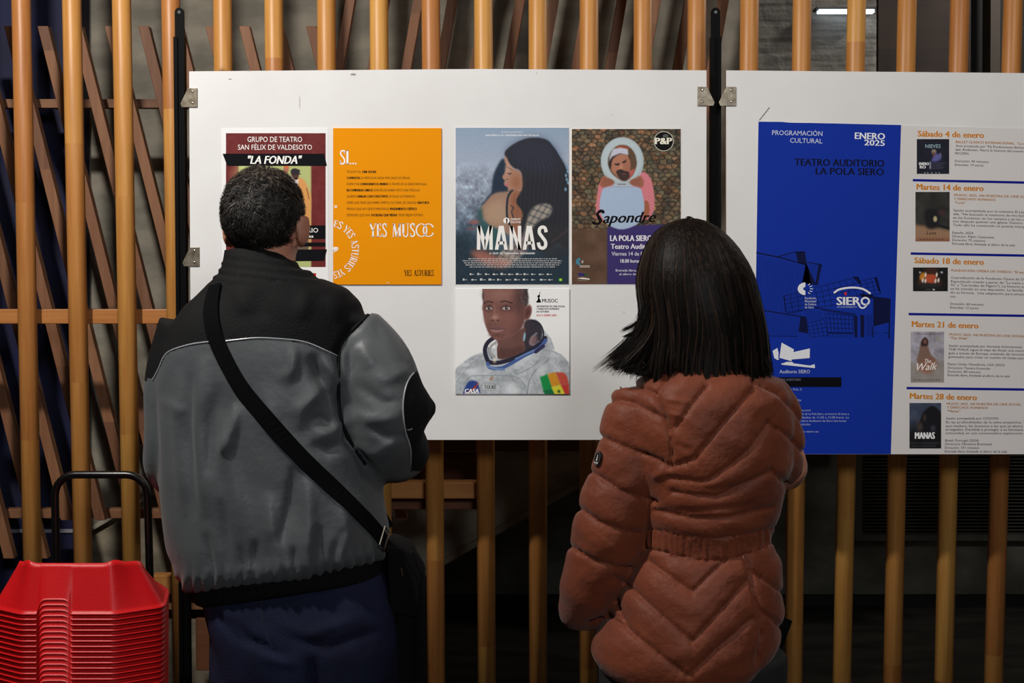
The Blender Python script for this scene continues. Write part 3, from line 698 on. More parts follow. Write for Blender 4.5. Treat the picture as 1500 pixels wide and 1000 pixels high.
# rubble stone pattern
r_ = np.random.default_rng(9); pt = []
for j in range(26):
    for i in range(18): pt.append((50+i*82+r_.uniform(-28, 28)+(j % 2)*40, 60+j*52+r_.uniform(-16, 16), r_.uniform(0, 1), r_.uniform(.7, 1.15)))
pt = np.array(pt); best = np.full(cv.X.shape, 1e9); sec = best.copy(); idx = np.zeros(cv.X.shape, int)
for k, q in enumerate(pt):
    d = np.hypot((cv.X-q[0])/1.4, (cv.Yy-q[1])); n1 = d < best; sec = np.where(n1, best, np.minimum(sec, d)); idx = np.where(n1, k, idx); best = np.where(n1, d, best)
tone = pt[idx][..., 2][..., None]; br = pt[idx][..., 3][..., None]
cA, cB, cC = np.array((120, 84, 50.)), np.array((96, 90, 70.)), np.array((150, 104, 70.))
cv.a = np.where(tone < .5, cA*(1-tone*2)+cB*tone*2, cB*(2-tone*2)+cC*(tone*2-1))*br
cv.a *= (0.5+.5*np.clip((sec-best)/22, 0, 1))[..., None]; cv.noise(16, 20, 5); cv.noise(60, 14, 6, tint=(1.2, 1, .7))
# torso in red and white stripes
tor = smooth_closed([(400, 740), (470, 640), (640, 620), (900, 600), (980, 620), (1040, 720), (1070, 900), (1060, 1080), (1000, 1160), (960, 1180), (420, 1180), (360, 1100), (370, 900)])
cv.poly(tor, (206, 90, 104), blur=3); mk = cv.pmask(tor); cv.blend(cv.blur(mk*(np.sin(cv.X*.55+cv.Yy*.08) > .2), 2), (226, 190, 192), .65)
cv.poly(smooth_closed([(950, 960), (1000, 970), (1010, 1100), (960, 1180), (930, 1100)]), (160, 92, 62), blur=5)
# seat ring
def ov(cx, cy, rx, ry, c, soft=.02): cv.ell(cx, cy, rx, ry, c, soft=soft)
ov(680, 470, 262, 296, (168, 184, 190)); cv.poly([(440, 560), (920, 560), (860, 740), (780, 790), (580, 790), (480, 700)], (168, 184, 190), blur=6)
ov(672, 455, 248, 268, (184, 198, 204), .06)
cv.poly(smooth_closed([(680, 268), (760, 290), (830, 370), (856, 480), (840, 570), (790, 660), (700, 710), (600, 660), (530, 580), (505, 470), (530, 370), (600, 290)]), (92, 66, 46), blur=3)
cv.poly(smooth_closed([(700, 640), (830, 560), (800, 640), (730, 700)]), (190, 90, 84), blur=5)
# face, cap, beard
cv.poly(smooth_closed([(600, 300), (660, 275), (740, 290), (760, 330), (640, 320)]), (150, 70, 44), blur=4)
cv.poly(smooth_closed([(520, 470), (560, 400), (640, 370), (740, 380), (775, 470), (775, 560), (760, 640), (700, 700), (640, 680), (560, 600), (530, 540)]), (176, 118, 92), blur=4)
cv.poly(smooth_closed([(512, 440), (514, 520), (540, 560), (560, 450), (640, 385), (740, 385), (770, 450), (765, 400), (700, 360), (600, 370), (530, 410)]), (44, 30, 26), blur=3)
cv.poly([(512, 470), (530, 400), (565, 320), (650, 300), (745, 318), (756, 392), (650, 372), (560, 410)], (196, 198, 214), blur=3)
cv.line([(516, 465), (560, 408), (650, 374), (755, 394)], 7, (120, 116, 126), op=.8)
cv.ell(735, 560, 40, 100, (150, 88, 66), soft=.7, op=.5)
cv.poly(smooth_closed([(610, 590), (660, 570), (700, 590), (760, 600), (765, 660), (720, 705), (660, 690), (620, 640)]), (58, 38, 34), blur=6); cv.line(smooth_open([(612, 598), (660, 576), (700, 592), (745, 604)], 4), 18, (46, 30, 28)); cv.ell(700, 625, 26, 7, (120, 66, 60), soft=.4)
cv.ell(620, 510, 32, 9, (46, 30, 28)); cv.ell(706, 478, 26, 9, (46, 30, 28), rot=-20); cv.line([(585, 500), (650, 492)], 8, (40, 26, 24)); cv.line([(680, 478), (730, 452)], 9, (40, 26, 24)); cv.poly([(660, 500), (690, 555), (640, 560)], (196, 136, 108), blur=7)
# lid
lid = smooth_closed([(470, 790), (680, 780), (880, 790), (925, 880), (945, 1000), (930, 1130), (850, 1240), (680, 1300), (540, 1260), (450, 1170), (405, 1040), (420, 890)])
cv.poly(lid, (160, 182, 206), blur=3); cv.poly([(580, 745), (780, 745), (790, 775), (570, 775)], (178, 190, 204)); cv.line([(628, 748), (722, 748)], 9, (110, 70, 80)); cv.line([(570, 783), (790, 783)], 6, (110, 84, 90))
# hands
for sx in (0, 1):
    f_ = (lambda x: x) if sx == 0 else (lambda x: 1350-x)
    cv.poly(smooth_closed([(f_(420), 680), (f_(460), 645), (f_(500), 665), (f_(570), 700), (f_(580), 740), (f_(520), 770), (f_(450), 790), (f_(410), 760)]), (156, 96, 74), blur=4)
    for k in range(3): cv.line([(f_(450), 690+28*k), (f_(560), 700+22*k)], 6, (104, 58, 44), op=.7)
# lower panels
cv.poly([(40, 1300), (505, 1300), (505, 2000), (40, 2000)], (92, 66, 48), blur=10); mk = ((cv.X < 500) & (cv.Yy > 1300)).astype(float); cv.noise(120, 10, 8, mk); cv.noise(9, 6, 9, mk)
cv.poly([(498, 1270), (1060, 1240), (1400, 1240), (1400, 2000), (498, 2000)], (52, 38, 104)); mk = cv.pmask([(498, 1270), (1060, 1240), (1400, 1240), (1400, 2000), (498, 2000)]); cv.poly(lid, (168, 188, 214), blur=3)
cv.noise(5, 6, 31); p.picture(cv)
p.disc('badge', (20, 18, 18), 972.2, 206.8, 14, 13.6, 2); p.ring('badge_rim', (206, 204, 190), 972.2, 206.8, 13.7, 14.6, layer=3, n=40); p.disc('badge_gloss', (92, 90, 90), 975, 199, 4.2, 2.6, 3)
p.text('badge_lettering', (244, 240, 222), 'P&P', 960, 211, 984, 9.2, bold=.035, layer=4)
p.text('script_lettering', (16, 14, 16), 'S', 869, 329, 885, 20.5, shear=.35, bold=.02); p.text('script_lettering', (16, 14, 16), 'apondre', 883.5, 326.6, 960.5, 15.5, y1=325.2, shear=.38, bold=.02)
p.stroke('script_lettering', (16, 14, 16), smooth_open([(885, 309), (880, 307.5), (875.5, 311), (878, 317), (881, 322), (877, 328), (869, 327.5), (867.5, 323.5)], 5), 1.8, 2)
for st, x0, x1, y, c_, b in (('LA POLA SIERO', 894, 955, 352.8, 8.2, .02), ('Teatro Auditorio', 895, 961, 364.3, 7.2, .015), ('Viernes 14 de febrero', 896, 960, 374.2, 5.6, 0), ('18.00 horas', 909, 937, 384.6, 5.2, .01), ('Entrada libre, limitada', 902, 952, 397.4, 3.2, 0), ('al aforo de la sala', 907, 948, 402.8, 3, 0)):
    p.text('event_lettering', (236, 232, 240), st, x0, y, x1, c_, bold=b)
p.ring('culture_logo', (70, 130, 150), 850.5, 383, 2.2, 7.2, 95, 265, 2, 16, .8); p.text('culture_logo', (220, 214, 200), 'E', 852.3, 385, 854.8, 3.4, bold=.03); p.rect('culture_lettering', (190, 176, 166), 849, 388.6, 864, 389.8, 2); p.rect('culture_lettering', (190, 176, 166), 849, 390.6, 864, 391.6, 2)
p.disc('town_logo', (54, 50, 110), 851, 402, 5, 2.6, 2, 14); p.disc('town_logo_green', (50, 86, 60), 858, 402.6, 3.6, 1.8, 2, 12); p.poly('town_bar', (232, 228, 222), [(845, 407.8), (853, 406.4), (863.6, 408), (863.6, 409.6), (851, 408.4)], 2); p.rect('town_bar', (150, 140, 130), 846, 410.6, 860, 411.2, 2)
p.done()

# ------------------------------------------------------------------ poster 5: portrait in a space suit
p = Sheet('poster', 'white poster with painted portrait in a space suit, lowest on the big board', 'poster', [(667, 422.8), (833.8, 422.8), (833.8, 576.8), (667, 576.8)], (246, 246, 246), thick=.004)
cv = Cv(667, 422.8, 833.8, 576.8, 1.7, (246, 246, 246), (660, 415), 5.883)
suit = smooth_closed([(40, 755), (90, 700), (180, 630), (290, 590), (360, 560), (640, 560), (760, 420), (800, 400), (850, 460), (885, 540), (895, 580), (960, 620), (1000, 660), (1024, 720), (1030, 970), (30, 970)])
m_ = cv.poly(suit, (184, 190, 196), blur=2); mk = cv.pmask(suit)
cv.noise(70, 20, 41, mk); cv.noise(26, 14, 42, mk); cv.noise(11, 9, 43, mk)
for pts_, w_, c_, o_ in (([(300, 600), (200, 680), (120, 760), (60, 840)], 12, (140, 150, 160), .5), ([(560, 740), (570, 780), (700, 720), (780, 640)], 8, (130, 140, 150), .7), ([(660, 960), (680, 840), (740, 740), (840, 660)], 9, (120, 130, 140), .7), ([(120, 960), (120, 880), (160, 810), (220, 795), (500, 795), (590, 820), (640, 880), (655, 960)], 7, (136, 146, 156), .8), ([(700, 560), (860, 580), (960, 620)], 7, (130, 140, 150), .5), ([(860, 470), (890, 560)], 7, (130, 140, 150), .6)):
    cv.line(smooth_open(pts_, 5), w_, c_, op=o_)
for (x, y, a, b) in ((180, 760, 60, 24), (520, 900, 60, 34), (790, 740, 40, 50), (120, 700, 40, 16), (620, 640, 60, 20), (560, 930, 50, 24)): cv.ell(x, y, a, b, (226, 232, 236), soft=.6, op=.7)
# helmet ring behind the neck
cv.poly(smooth_closed([(640, 330), (720, 312), (770, 345), (790, 420), (770, 500), (700, 560), (640, 590), (540, 600), (620, 480)]), (50, 46, 56), blur=2)
cv.line(smooth_open([(700, 318), (770, 350), (800, 420), (790, 480), (740, 540)], 5), 13, (30, 28, 44)); cv.line(smooth_open([(760, 500), (735, 525), (690, 520), (700, 470), (740, 430)], 4), 18, (150, 150, 160), op=.7); cv.ell(712, 490, 30, 44, (160, 120, 120), rot=30, soft=.4, op=.7)
# neck
cv.poly(smooth_closed([(400, 480), (520, 450), (640, 380), (632, 480), (640, 590), (540, 640), (420, 650), (400, 600)]), (112, 76, 70), blur=3)
cv.poly(smooth_closed([(420, 560), (520, 560), (620, 540), (640, 600), (540, 640), (410, 645)]), (84, 52, 50), blur=12, op=.7)
# collar ring in front
for pts_, w_, c_ in (([(370, 470), (320, 510), (296, 570), (310, 640), (340, 680), (430, 680), (560, 640), (690, 575), (780, 510), (815, 470)], 36, (36, 34, 54)), ([(330, 560), (345, 610), (360, 640)], 24, (130, 140, 160)), ([(395, 505), (350, 540), (340, 590), (380, 640)], 22, (170, 166, 168)), ([(320, 690), (340, 725), (430, 730), (520, 690), (640, 620), (760, 560), (820, 490)], 30, (70, 96, 160)), ([(320, 715), (420, 740), (460, 740)], 20, (110, 140, 186)), ([(560, 650), (640, 612), (720, 576)], 10, (120, 150, 196)), ([(735, 590), (800, 540)], 30, (50, 46, 84)), ([(395, 640), (392, 560), (402, 520)], 14, (214, 214, 214))):
    cv.line(smooth_open(pts_, 6), w_, c_)
cv.ell(378, 660, 14, 18, (220, 216, 200)); cv.ell(380, 680, 16, 10, (120, 110, 90)); cv.ell(636, 460, 10, 40, (150, 200, 220), rot=8)
# head: hair, ear, face
cv.poly([(278, 40), (272, 110), (288, 200), (330, 120), (600, 110), (618, 200), (640, 212), (665, 180), (672, 120), (660, 40)], (46, 40, 42), blur=3)
cv.ell(664, 250, 34, 66, (128, 82, 72), rot=14); cv.ell(666, 250, 18, 40, (84, 50, 46), rot=14, soft=.4)
fc = smooth_closed([(300, 20), (288, 110), (276, 200), (284, 280), (300, 360), (330, 430), (372, 478), (430, 490), (520, 460), (590, 410), (634, 330), (640, 220), (622, 130), (600, 20)])
cv.poly(fc, (126, 84, 76), blur=2); mk = cv.pmask(fc)
cv.ell(430, 90, 110, 60, (160, 118, 108), soft=.8, op=.6); cv.ell(590, 260, 60, 170, (92, 56, 52), soft=.8, op=.7); cv.ell(336, 330, 16, 90, (98, 62, 58), soft=.7, op=.5); cv.ell(520, 300, 60, 60, (150, 100, 88), soft=.8, op=.5); cv.ell(320, 290, 30, 46, (148, 104, 94), soft=.8, op=.5)
cv.ell(600, 120, 40, 90, (70, 50, 50), soft=.7, op=.6)
for x, rx in ((330, 46), (480, 56)):
    cv.ell(x, 212, rx, 30, (90, 56, 54), soft=.6, op=.7); cv.ell(x, 214, rx*.62, 14, (196, 184, 180), soft=.2); cv.ell(x+2, 212, 14, 15, (42, 28, 28), soft=.2); cv.ell(x+6, 208, 4, 4, (220, 216, 214), soft=.5)
    cv.line(smooth_open([(x-rx*.75, 216), (x-rx*.3, 198), (x+rx*.3, 196), (x+rx*.8, 214)], 4), 6, (48, 30, 30)); cv.line([(x-rx*.5, 234), (x+rx*.5, 234)], 5, (88, 54, 52), op=.5)
cv.line(smooth_open([(292, 172), (320, 156), (365, 162)], 4), 12, (54, 36, 36), op=.85); cv.line(smooth_open([(430, 160), (470, 152), (530, 170)], 4), 12, (54, 36, 36), op=.85)
cv.poly(smooth_closed([(370, 180), (392, 190), (410, 260), (436, 300), (420, 322), (380, 326), (345, 316), (340, 300), (366, 270)]), (146, 100, 90), blur=9); cv.ell(382, 290, 22, 16, (190, 150, 138), soft=.6, op=.6)
cv.ell(362, 318, 11, 6, (60, 34, 34), soft=.4); cv.ell(408, 318, 12, 6, (60, 34, 34), soft=.4); cv.line([(392, 170), (398, 250)], 14, (100, 64, 60), op=.4, soft=10)
cv.poly(smooth_closed([(336, 384), (370, 366), (392, 372), (416, 364), (462, 386), (420, 398), (380, 396)]), (120, 82, 82), blur=2); cv.poly(smooth_closed([(340, 388), (390, 398), (460, 390), (430, 416), (390, 424), (356, 412)]), (156, 116, 114), blur=2); cv.line(smooth_open([(336, 387), (380, 394), (420, 396), (464, 387)], 4), 5, (66, 38, 40)); cv.line([(376, 334), (378, 358)], 10, (96, 60, 58), op=.4, soft=6); cv.ell(400, 445, 50, 14, (96, 60, 56), soft=.8, op=.6)
for k in range(60):
    r_ = np.random.default_rng(k+50); cv.ell(r_.uniform(600, 668), r_.uniform(45, 190), 5, 5, (90, 82, 84), soft=.5, op=.6)
# patches
cv.poly([(270, 862), (425, 872), (432, 930), (265, 922)], (196, 200, 204), blur=3); cv.line([(272, 866), (424, 874), (428, 926), (268, 918), (272, 866)], 4, (130, 138, 146), op=.8)
cv.poly([(342, 805), (372, 805), (362, 838), (330, 836)], (176, 144, 124))
emb = smooth_closed([(118, 960), (124, 900), (150, 850), (190, 836), (230, 850), (246, 900), (248, 960)]); cv.poly(emb, (40, 66, 140)); cv.poly([(250, 842), (196, 900), (120, 952), (150, 952), (210, 912)], (206, 56, 40)); cv.poly([(118, 940), (250, 940), (250, 960), (118, 960)], (206, 206, 214))
flag = [(772, 806), (835, 780), (890, 868), (880, 905), (910, 960), (815, 960), (798, 930)]
cv.poly([(770, 808), (836, 780), (880, 905), (800, 925)], (20, 150, 74)); cv.poly([(836, 780), (905, 764), (950, 872), (872, 894)], (222, 152, 42)); cv.poly([(905, 764), (980, 768), (1004, 800), (1018, 862), (950, 874)], (206, 84, 66))
cv.poly([(796, 922), (880, 905), (900, 955), (815, 958)], (10, 120, 66)); cv.poly([(868, 893), (950, 872), (990, 952), (898, 958)], (232, 222, 60)); cv.poly([(950, 874), (1020, 864), (1024, 958), (990, 958)], (206, 64, 54))
sp = []
for k in range(10):
    a = math.pi/2+k*math.pi/5+.15; r = 21 if k % 2 == 0 else 8; sp.append((934+r*math.cos(a), 930-r*math.sin(a)))
cv.poly(sp, (16, 76, 50)); cv.noise(6, 6, 44, (cv.a.sum(-1) < 720).astype(float))
p.picture(cv)
p.text('emblem_lettering', (250, 250, 250), 'CASA', 681, 575.4, 701.3, 6.0, bold=.03, shear=.15)
p.text('name_tag_lettering', (50, 46, 52), 'TOURÉ', 709.6, 569.7, 726.6, 5.4, bold=.01)
p.poly('festival_logo', BLK, smooth_closed([(786, 442.6), (787.5, 439), (788, 436), (787, 433.6), (790, 431.5), (791.2, 433.5), (790, 436), (791.5, 439), (792, 442.6)]), 2); p.stroke('festival_logo', BLK, [(789.4, 432), (791.6, 427.2)], .8); p.rect('festival_logo', BLK, 785.6, 441, 792.2, 443, 2)
p.text('festival_lettering', BLK, 'MUSOC', 794.2, 442.8, 817, 5.2, bold=.012)
p.text('festival_lettering', (40, 36, 40), 'XIII MUESTRA DE CINE SOCIAL', 786, 449.8, 827.8, 2.5, bold=.02); p.text('festival_lettering', (40, 36, 40), 'Y DERECHOS HUMANOS', 786, 453.5, 819, 2.5, bold=.02); p.text('festival_lettering', (40, 36, 40), 'DE ASTURIES', 786, 457.5, 804.4, 2.5, bold=.02)
p.text('date_lettering', (206, 40, 40), '10 A 31 ENERO 2025', 786, 463, 815, 2.7, bold=.02)
p.done()

# ------------------------------------------------------------------ big programme poster on the right board
BL = (18, 50, 158)
p = Sheet('programme_poster', 'big blue and white cultural programme poster on the right board', 'poster', [(1111, 178), (1320, 183.5), (1560, 190), (1556, 665), (1102, 665)], (220, 216, 214), thick=.0012, Y=YB)
p.poly('blue_field', BL, [(1111, 178), (1145, 178.4), (1158, 179.6), (1188, 179.9), (1320, 183), (1305, 664.8), (1103.5, 664.8)], 1)
p.text('heading_lettering', (206, 212, 230), 'PROGRAMACIÓN', 1131, 197.6, 1204.6, 6.8, y1=199); p.text('heading_lettering', (206, 212, 230), 'CULTURAL', 1157.3, 208.8, 1204.6, 6.8, y1=210)
p.text('heading_lettering', (236, 238, 244), 'ENERO', 1252.4, 203.3, 1296, 9.3, y1=204.4, bold=.02); p.text('heading_lettering', (236, 238, 244), '2025', 1266.3, 212.6, 1295.6, 8, y1=213.6, bold=.02)
p.text('venue_lettering', (12, 14, 30), 'TEATRO AUDITORIO', 1164, 242.2, 1295, 10.2, y1=244.4, bold=.018); p.text('venue_lettering', (12, 14, 30), 'LA POLA SIERO', 1195, 255.2, 1294.6, 10, y1=256.8, bold=.018)
# building drawing
base_ = (1100, 350); z_ = 6.252; INK = (14, 20, 62); q = lambda pts: [(base_[0]+x/z_, base_[1]+y/z_) for x, y in pts]
def ln(pts, w=1.0, c=INK, l=2): p.stroke('building_drawing', c, q(pts), w, l)
def fl(pts, c=INK, l=2): p.poly('building_drawing', c, q(pts), l)
ln([(48, 125), (250, 165), (500, 235)], 1.9); ln([(500, 118), (400, 118), (250, 160)], 1.3); fl([(408, 116), (492, 118), (548, 390), (560, 420), (470, 400), (500, 235), (430, 212)])
fl([(620, 232), (650, 236), (612, 420), (590, 420)]); ln([(518, 212), (648, 236)], 1.3); fl([(500, 230), (520, 250), (600, 420), (470, 400)])
for k in range(23): ln([(60+k*19, 150+k*4.2), (54+k*18, 640+k*3)] if k > 3 else [(60+k*19, 150+k*4.2), (50+k*18, 400+k*60)], .38)
for k in range(5): ln([(540+k*18, 222+k*3), (530+k*16, 300+k*20)], .4)
for k in range(8): ln([(262+k*20, 160-k*5), (270+k*20, 172+k*3)], .4)
def grid(A, B, C, D, nx, ny, w=.65):
    le = lambda a, b, t: (a[0]+(b[0]-a[0])*t, a[1]+(b[1]-a[1])*t)
    for i in range(nx+1): ln([le(A, B, i/nx), le(D, C, i/nx)], w)
    for j in range(ny+1): ln([le(A, D, j/ny), le(B, C, j/ny)], w)
grid((305, 520), (980, 345), (1045, 560), (320, 670), 12, 4); grid((1000, 385), (1150, 350), (1190, 500), (1040, 520), 3, 4)
fl([(930, 345), (985, 345), (1010, 420), (960, 380)]); fl([(1130, 350), (1155, 350), (1192, 500), (1165, 470)]); fl([(990, 500), (1120, 510), (1120, 545), (1010, 530)])
fl([(1120, 525), (1280, 545), (1274, 760), (1120, 800)]); fl([(1110, 800), (1120, 800), (1120, 900), (1110, 900)]); fl([(1262, 760), (1274, 760), (1270, 912), (1258, 912)])
ln([(125, 655), (500, 715)], 1.5); ln([(330, 680), (490, 655)], .8); fl([(452, 715), (508, 715), (526, 865), (435, 848)]); ln([(580, 628), (960, 690)], 1.6); ln([(640, 650), (960, 705)], .8)
for k in range(16): ln([(150+k*19, 665+k*3), (146+k*18, 890)], .38)
for k in range(9): ln([(500+k*17, 640+k*3), (520+k*18, 760-k*2)], .4)
grid((520, 770), (670, 735), (710, 880), (545, 900), 4, 4, .6); grid((680, 680), (930, 700), (935, 860), (705, 855), 7, 4, .75)
fl([(940, 700), (975, 705), (975, 900), (950, 900)]); fl([(1000, 690), (1040, 700), (1036, 900), (1005, 900)]); ln([(700, 858), (940, 862)], 1.4)
for k in range(12): ln([(700+k*20, 862), (705+k*20+(k % 3)*6, 898)], .5)
for k in range(6): ln([(1060+k*9, 690), (1060+k*9, 890)], .35)
ln([(1120, 860), (1165, 862)], .8); ln([(1215, 860), (1262, 860)], .8); ln([(150, 888), (430, 890)], .8); ln([(300, 520), (320, 670)], 1.0)
# white logos
WL = (232, 234, 240)
p.ring('culture_logo', WL, 1179.7, 422.8, 3.2, 11.2, 90, 270, 4, 24, .82)
for a in (-50, -25, 0, 25, 50): p.stroke('culture_logo', WL, [(1179+7.5*math.cos(math.radians(a)), 422.8-7*math.sin(math.radians(a))), (1179+12*math.cos(math.radians(a)), 422.8-10*math.sin(math.radians(a)))], .9, 4)
for i, st in enumerate(('Fundación', 'Municipal', 'de Cultura', 'de Siero')): p.text('culture_lettering', (214, 220, 236), st, 1179, 438+i*4.5, 1195.5 if i < 3 else 1192, 3.2, layer=4)
n = 16; p.stroke('town_logo', WL, smooth_open([(1221.5, 429), (1230, 423.6), (1248, 421), (1264, 423.2), (1275.2, 430)], 6), 2.8, 4)
p.text('town_logo', WL, 'SIER', 1226, 446.5, 1260, 11.6, bold=.03, layer=4); p.ring('town_logo', WL, 1267.6, 441, 4.1, 6.9, 0, 360, 4, 28, .92); p.stroke('town_logo', WL, smooth_open([(1257, 445), (1261, 450.4), (1266, 450.4), (1270, 446)], 5), 2.3, 4)
p.rect('logo_accent', (214, 40, 40), 1237, 427.6, 1240.2, 432.4, 5); p.rect('blue_gap', BL, 1236.4, 432.2, 1240.8, 434.6, 5)
p.text('town_lettering', (170, 182, 220), 'AYUNTAMIENTO', 1226, 450.8, 1255, 2.6, layer=4)
z2 = 5.557; q2 = lambda pts: [(1100+x/z2, 490+y/z2) for x, y in pts]
for pl in ([(250, 65), (350, 120), (345, 142), (480, 112), (478, 190), (332, 202), (330, 216), (232, 188)], [(176, 132), (215, 108), (226, 150), (222, 192), (232, 200), (215, 206), (190, 190)], [(246, 236), (282, 226), (284, 222), (340, 222), (342, 232), (480, 252), (518, 240), (522, 272), (250, 244)]): p.poly('auditorium_logo', WL, q2(pl), 4)
p.text('auditorium_lettering', (206, 212, 234), 'Auditorio SIERO', 1142, 546.5, 1186.4, 5, layer=4)
p.rect('black_bar', (8, 8, 16), 1133, 552.3, 1232.4, 566.4, 4); p.text('bar_lettering', (120, 124, 140), 'TEATRO AUDITORIO', 1136, 557.4, 1173, 3.2, layer=5)
for st, x0, x1, y in (('Plaza de la Pola, 5', 1141, 1174, 571.6), ('Taquilla', 1150, 1173.8, 587.2), ('www.auditorio.com/', 1148, 1188, 602), ('Venta en la taquilla de La Pola Siero, en horario de lunes a', 1146, 1244, 607.4), ('viernes y sábados de 11.00 a 13.00 horas. La', 1152, 1243.4, 612.6), ('taquilla del Teatro Auditorio de Siero dos horas', 1150, 1239.4, 617.6), ('antes de los espectáculos.', 1142, 1187.8, 622.6), ('cultura@ayto-siero.es', 1148, 1199, 633.2)):
    p.text('small_lettering', (176, 186, 224), st, x0, y, x1, 3.0, layer=3)
# right half: dates
DO = (212, 132, 12); TX = (74, 64, 78); BR = (186, 122, 40); LB = (14, 30, 140)
def date(st, x0, y0, x1, c=8.4): p.text('date_lettering', DO, st, x0, y0, x1, c, y1=y0+(x1-x0)*.025, bold=.025)
def body(rows, c, name, sl=.027, cap=3.3, b=0):
    for st, x0, y, x1 in rows: p.text(name, c, st, x0, y, x1, cap, y1=y+(x1-x0)*sl, bold=b)
date('Sábado 4 de enero', 1344.6, 199.6, 1441); date('Martes 14 de enero', 1343, 277.4, 1440.4); date('Sábado 18 de enero', 1339.6, 385.2, 1441); date('Martes 21 de enero', 1335.8, 478.4, 1432.8); date('Martes 28 de enero', 1333, 583.6, 1430.6)
for x0, y in ((1337, 262), (1334, 369.4), (1331, 458), (1328, 566.4)):
    p.poly('divider', LB, [(x0, y), (x0, y+3.6), (1553, y+3.6+6.2-y*.006), (1553, y+6.2-y*.006)], 1)
body([('BALLET CLÁSICO INTERNACIONAL.  "La reina de las nieves"', 1400, 209.2, 1540)], BR, 'title_lines', b=.01)
body([('Acto producido por "My Producciones Ibéricas", basado en el cuento', 1400, 215, 1549), ('tian Andersen. Narra la historia del cuento real que inspiró', 1399.4, 220.4, 1537), ('FROZEN.', 1399, 226, 1419.6), ('Duración: 90 minutos', 1398.8, 237.2, 1448.2), ('Entradas: 19 euros', 1398.8, 242.6, 1440.6)], TX, 'event_lines')
body([('MUSOC 2025. XIII MUESTRA DE CINE SOCIAL', 1397.6, 287, 1514), ('Y DERECHOS HUMANOS', 1397.4, 292.6, 1458), ('"Luna"', 1398.4, 298, 1414)], BR, 'title_lines', b=.01)
body([('Sesión acompañada por el colectivo El Llavor, con coloquio y', 1396.6, 309.4, 1548), ('ella. "He buscado la memoria de mis familiares enterrados', 1396.4, 314.8, 1546), ('en las fronteras, en los campos y en las cárceles donde aca', 1396, 320.2, 1545), ('ron después quemar una iglesia. Dentro del amor y el odio', 1396, 325.4, 1546), ('Todo ello ha construido un puente intergeneracional de vid', 1396, 330.8, 1547),
      ('España, 2024', 1395.2, 342, 1425.6), ('Director: Pablo Casanueva', 1395, 347.4, 1456), ('Duración: 75 minutos', 1395, 352.8, 1443.2), ('Entrada libre, limitada al aforo de la sala', 1395, 358.2, 1486.8)], TX, 'event_lines')
body([('FUNDACIÓN ÓPERA DE OVIEDO. "El secreto de Susana"', 1393.6, 397.4, 1538)], BR, 'title_lines', b=.01)
body([('Coproducción de la Fundación Ópera de Oviedo y el teatro', 1393, 407.8, 1540), ('Espectáculo creado a partir de "La mère coupable" de Sevi', 1393, 413.4, 1541), ('lla" y "Las bodas de Fígaro"). La historia sucede cuando él', 1393, 418.6, 1540), ('se ha sumido en una depresión. La familia ha acaba perdid', 1392.4, 424, 1540), ('do su fortuna.  Una adaptación para jóvenes, un público bl', 1392.2, 429.6, 1540), ('cos.', 1392, 435.4, 1400.6), ('Duración: 60 minutos', 1392, 446.2, 1440.6), ('Entradas: 12 euros', 1392, 451.6, 1433.2)], TX, 'event_lines')
body([('MUSOC 2025, XIII MUESTRA DE CINE SOCIAL', 1390.4, 491, 1501), ('"The Walk"', 1391, 496.4, 1418)], BR, 'title_lines', b=.01)
body([('Sesión acompañada por Amnistía Internacional.', 1389.6, 507.6, 1497.6), ('THE WALK sigue el viaje de Amal, una marioneta gigante, qu', 1389.4, 513, 1539), ('guía a través de Europa, tratando de encontrar un hogar, ni', 1389.2, 518.4, 1537), ('guionados para crear un cuento de hadas para adultos.', 1389, 523.8, 1522), ('Reino Unido, Macedonia, USA (2023)', 1388.4, 534.4, 1471.6), ('Directora: Tamara Kotevska', 1388.2, 540, 1450.6), ('Duración: 80 minutos', 1388.2, 545.4, 1436.4), ('Entrada libre, limitada al aforo de la sala', 1388, 550.6, 1479)], TX, 'event_lines', sl=.02)
body([('MUSOC 2025, XIII MUESTRA DE CINE SOCIAL', 1386.6, 592.6, 1496), ('Y DERECHOS HUMANOS', 1387, 598, 1447), ('"Manas"', 1387.6, 603.4, 1406.4)], BR, 'title_lines', sl=.012, b=.01)
body([('Sesión acompañada por CODOPA.', 1386, 614, 1463.6), ('En las profundidades de la selva amazónica, Tielle vive,', 1385.6, 619.6, 1526), ('que madura, las ilusiones a las que se aferra comienzan a', 1385.2, 625.2, 1532), ('arraigados. Decidida a proteger a su hermana menor y la', 1385, 630.4, 1527), ('comunidad, en una conmovedora exploración de la fuerza', 1385, 635.6, 1528), ('Brasil, Portugal (2024)', 1384.6, 646.4, 1433.6), ('Directora: Marianna Brennand', 1384.4, 651.6, 1452.4), ('Duración: 101 minutos', 1384.2, 657, 1434), ('Entrada libre, limitada al aforo de la sala', 1384, 662.4, 1475)], TX, 'event_lines', sl=.003)
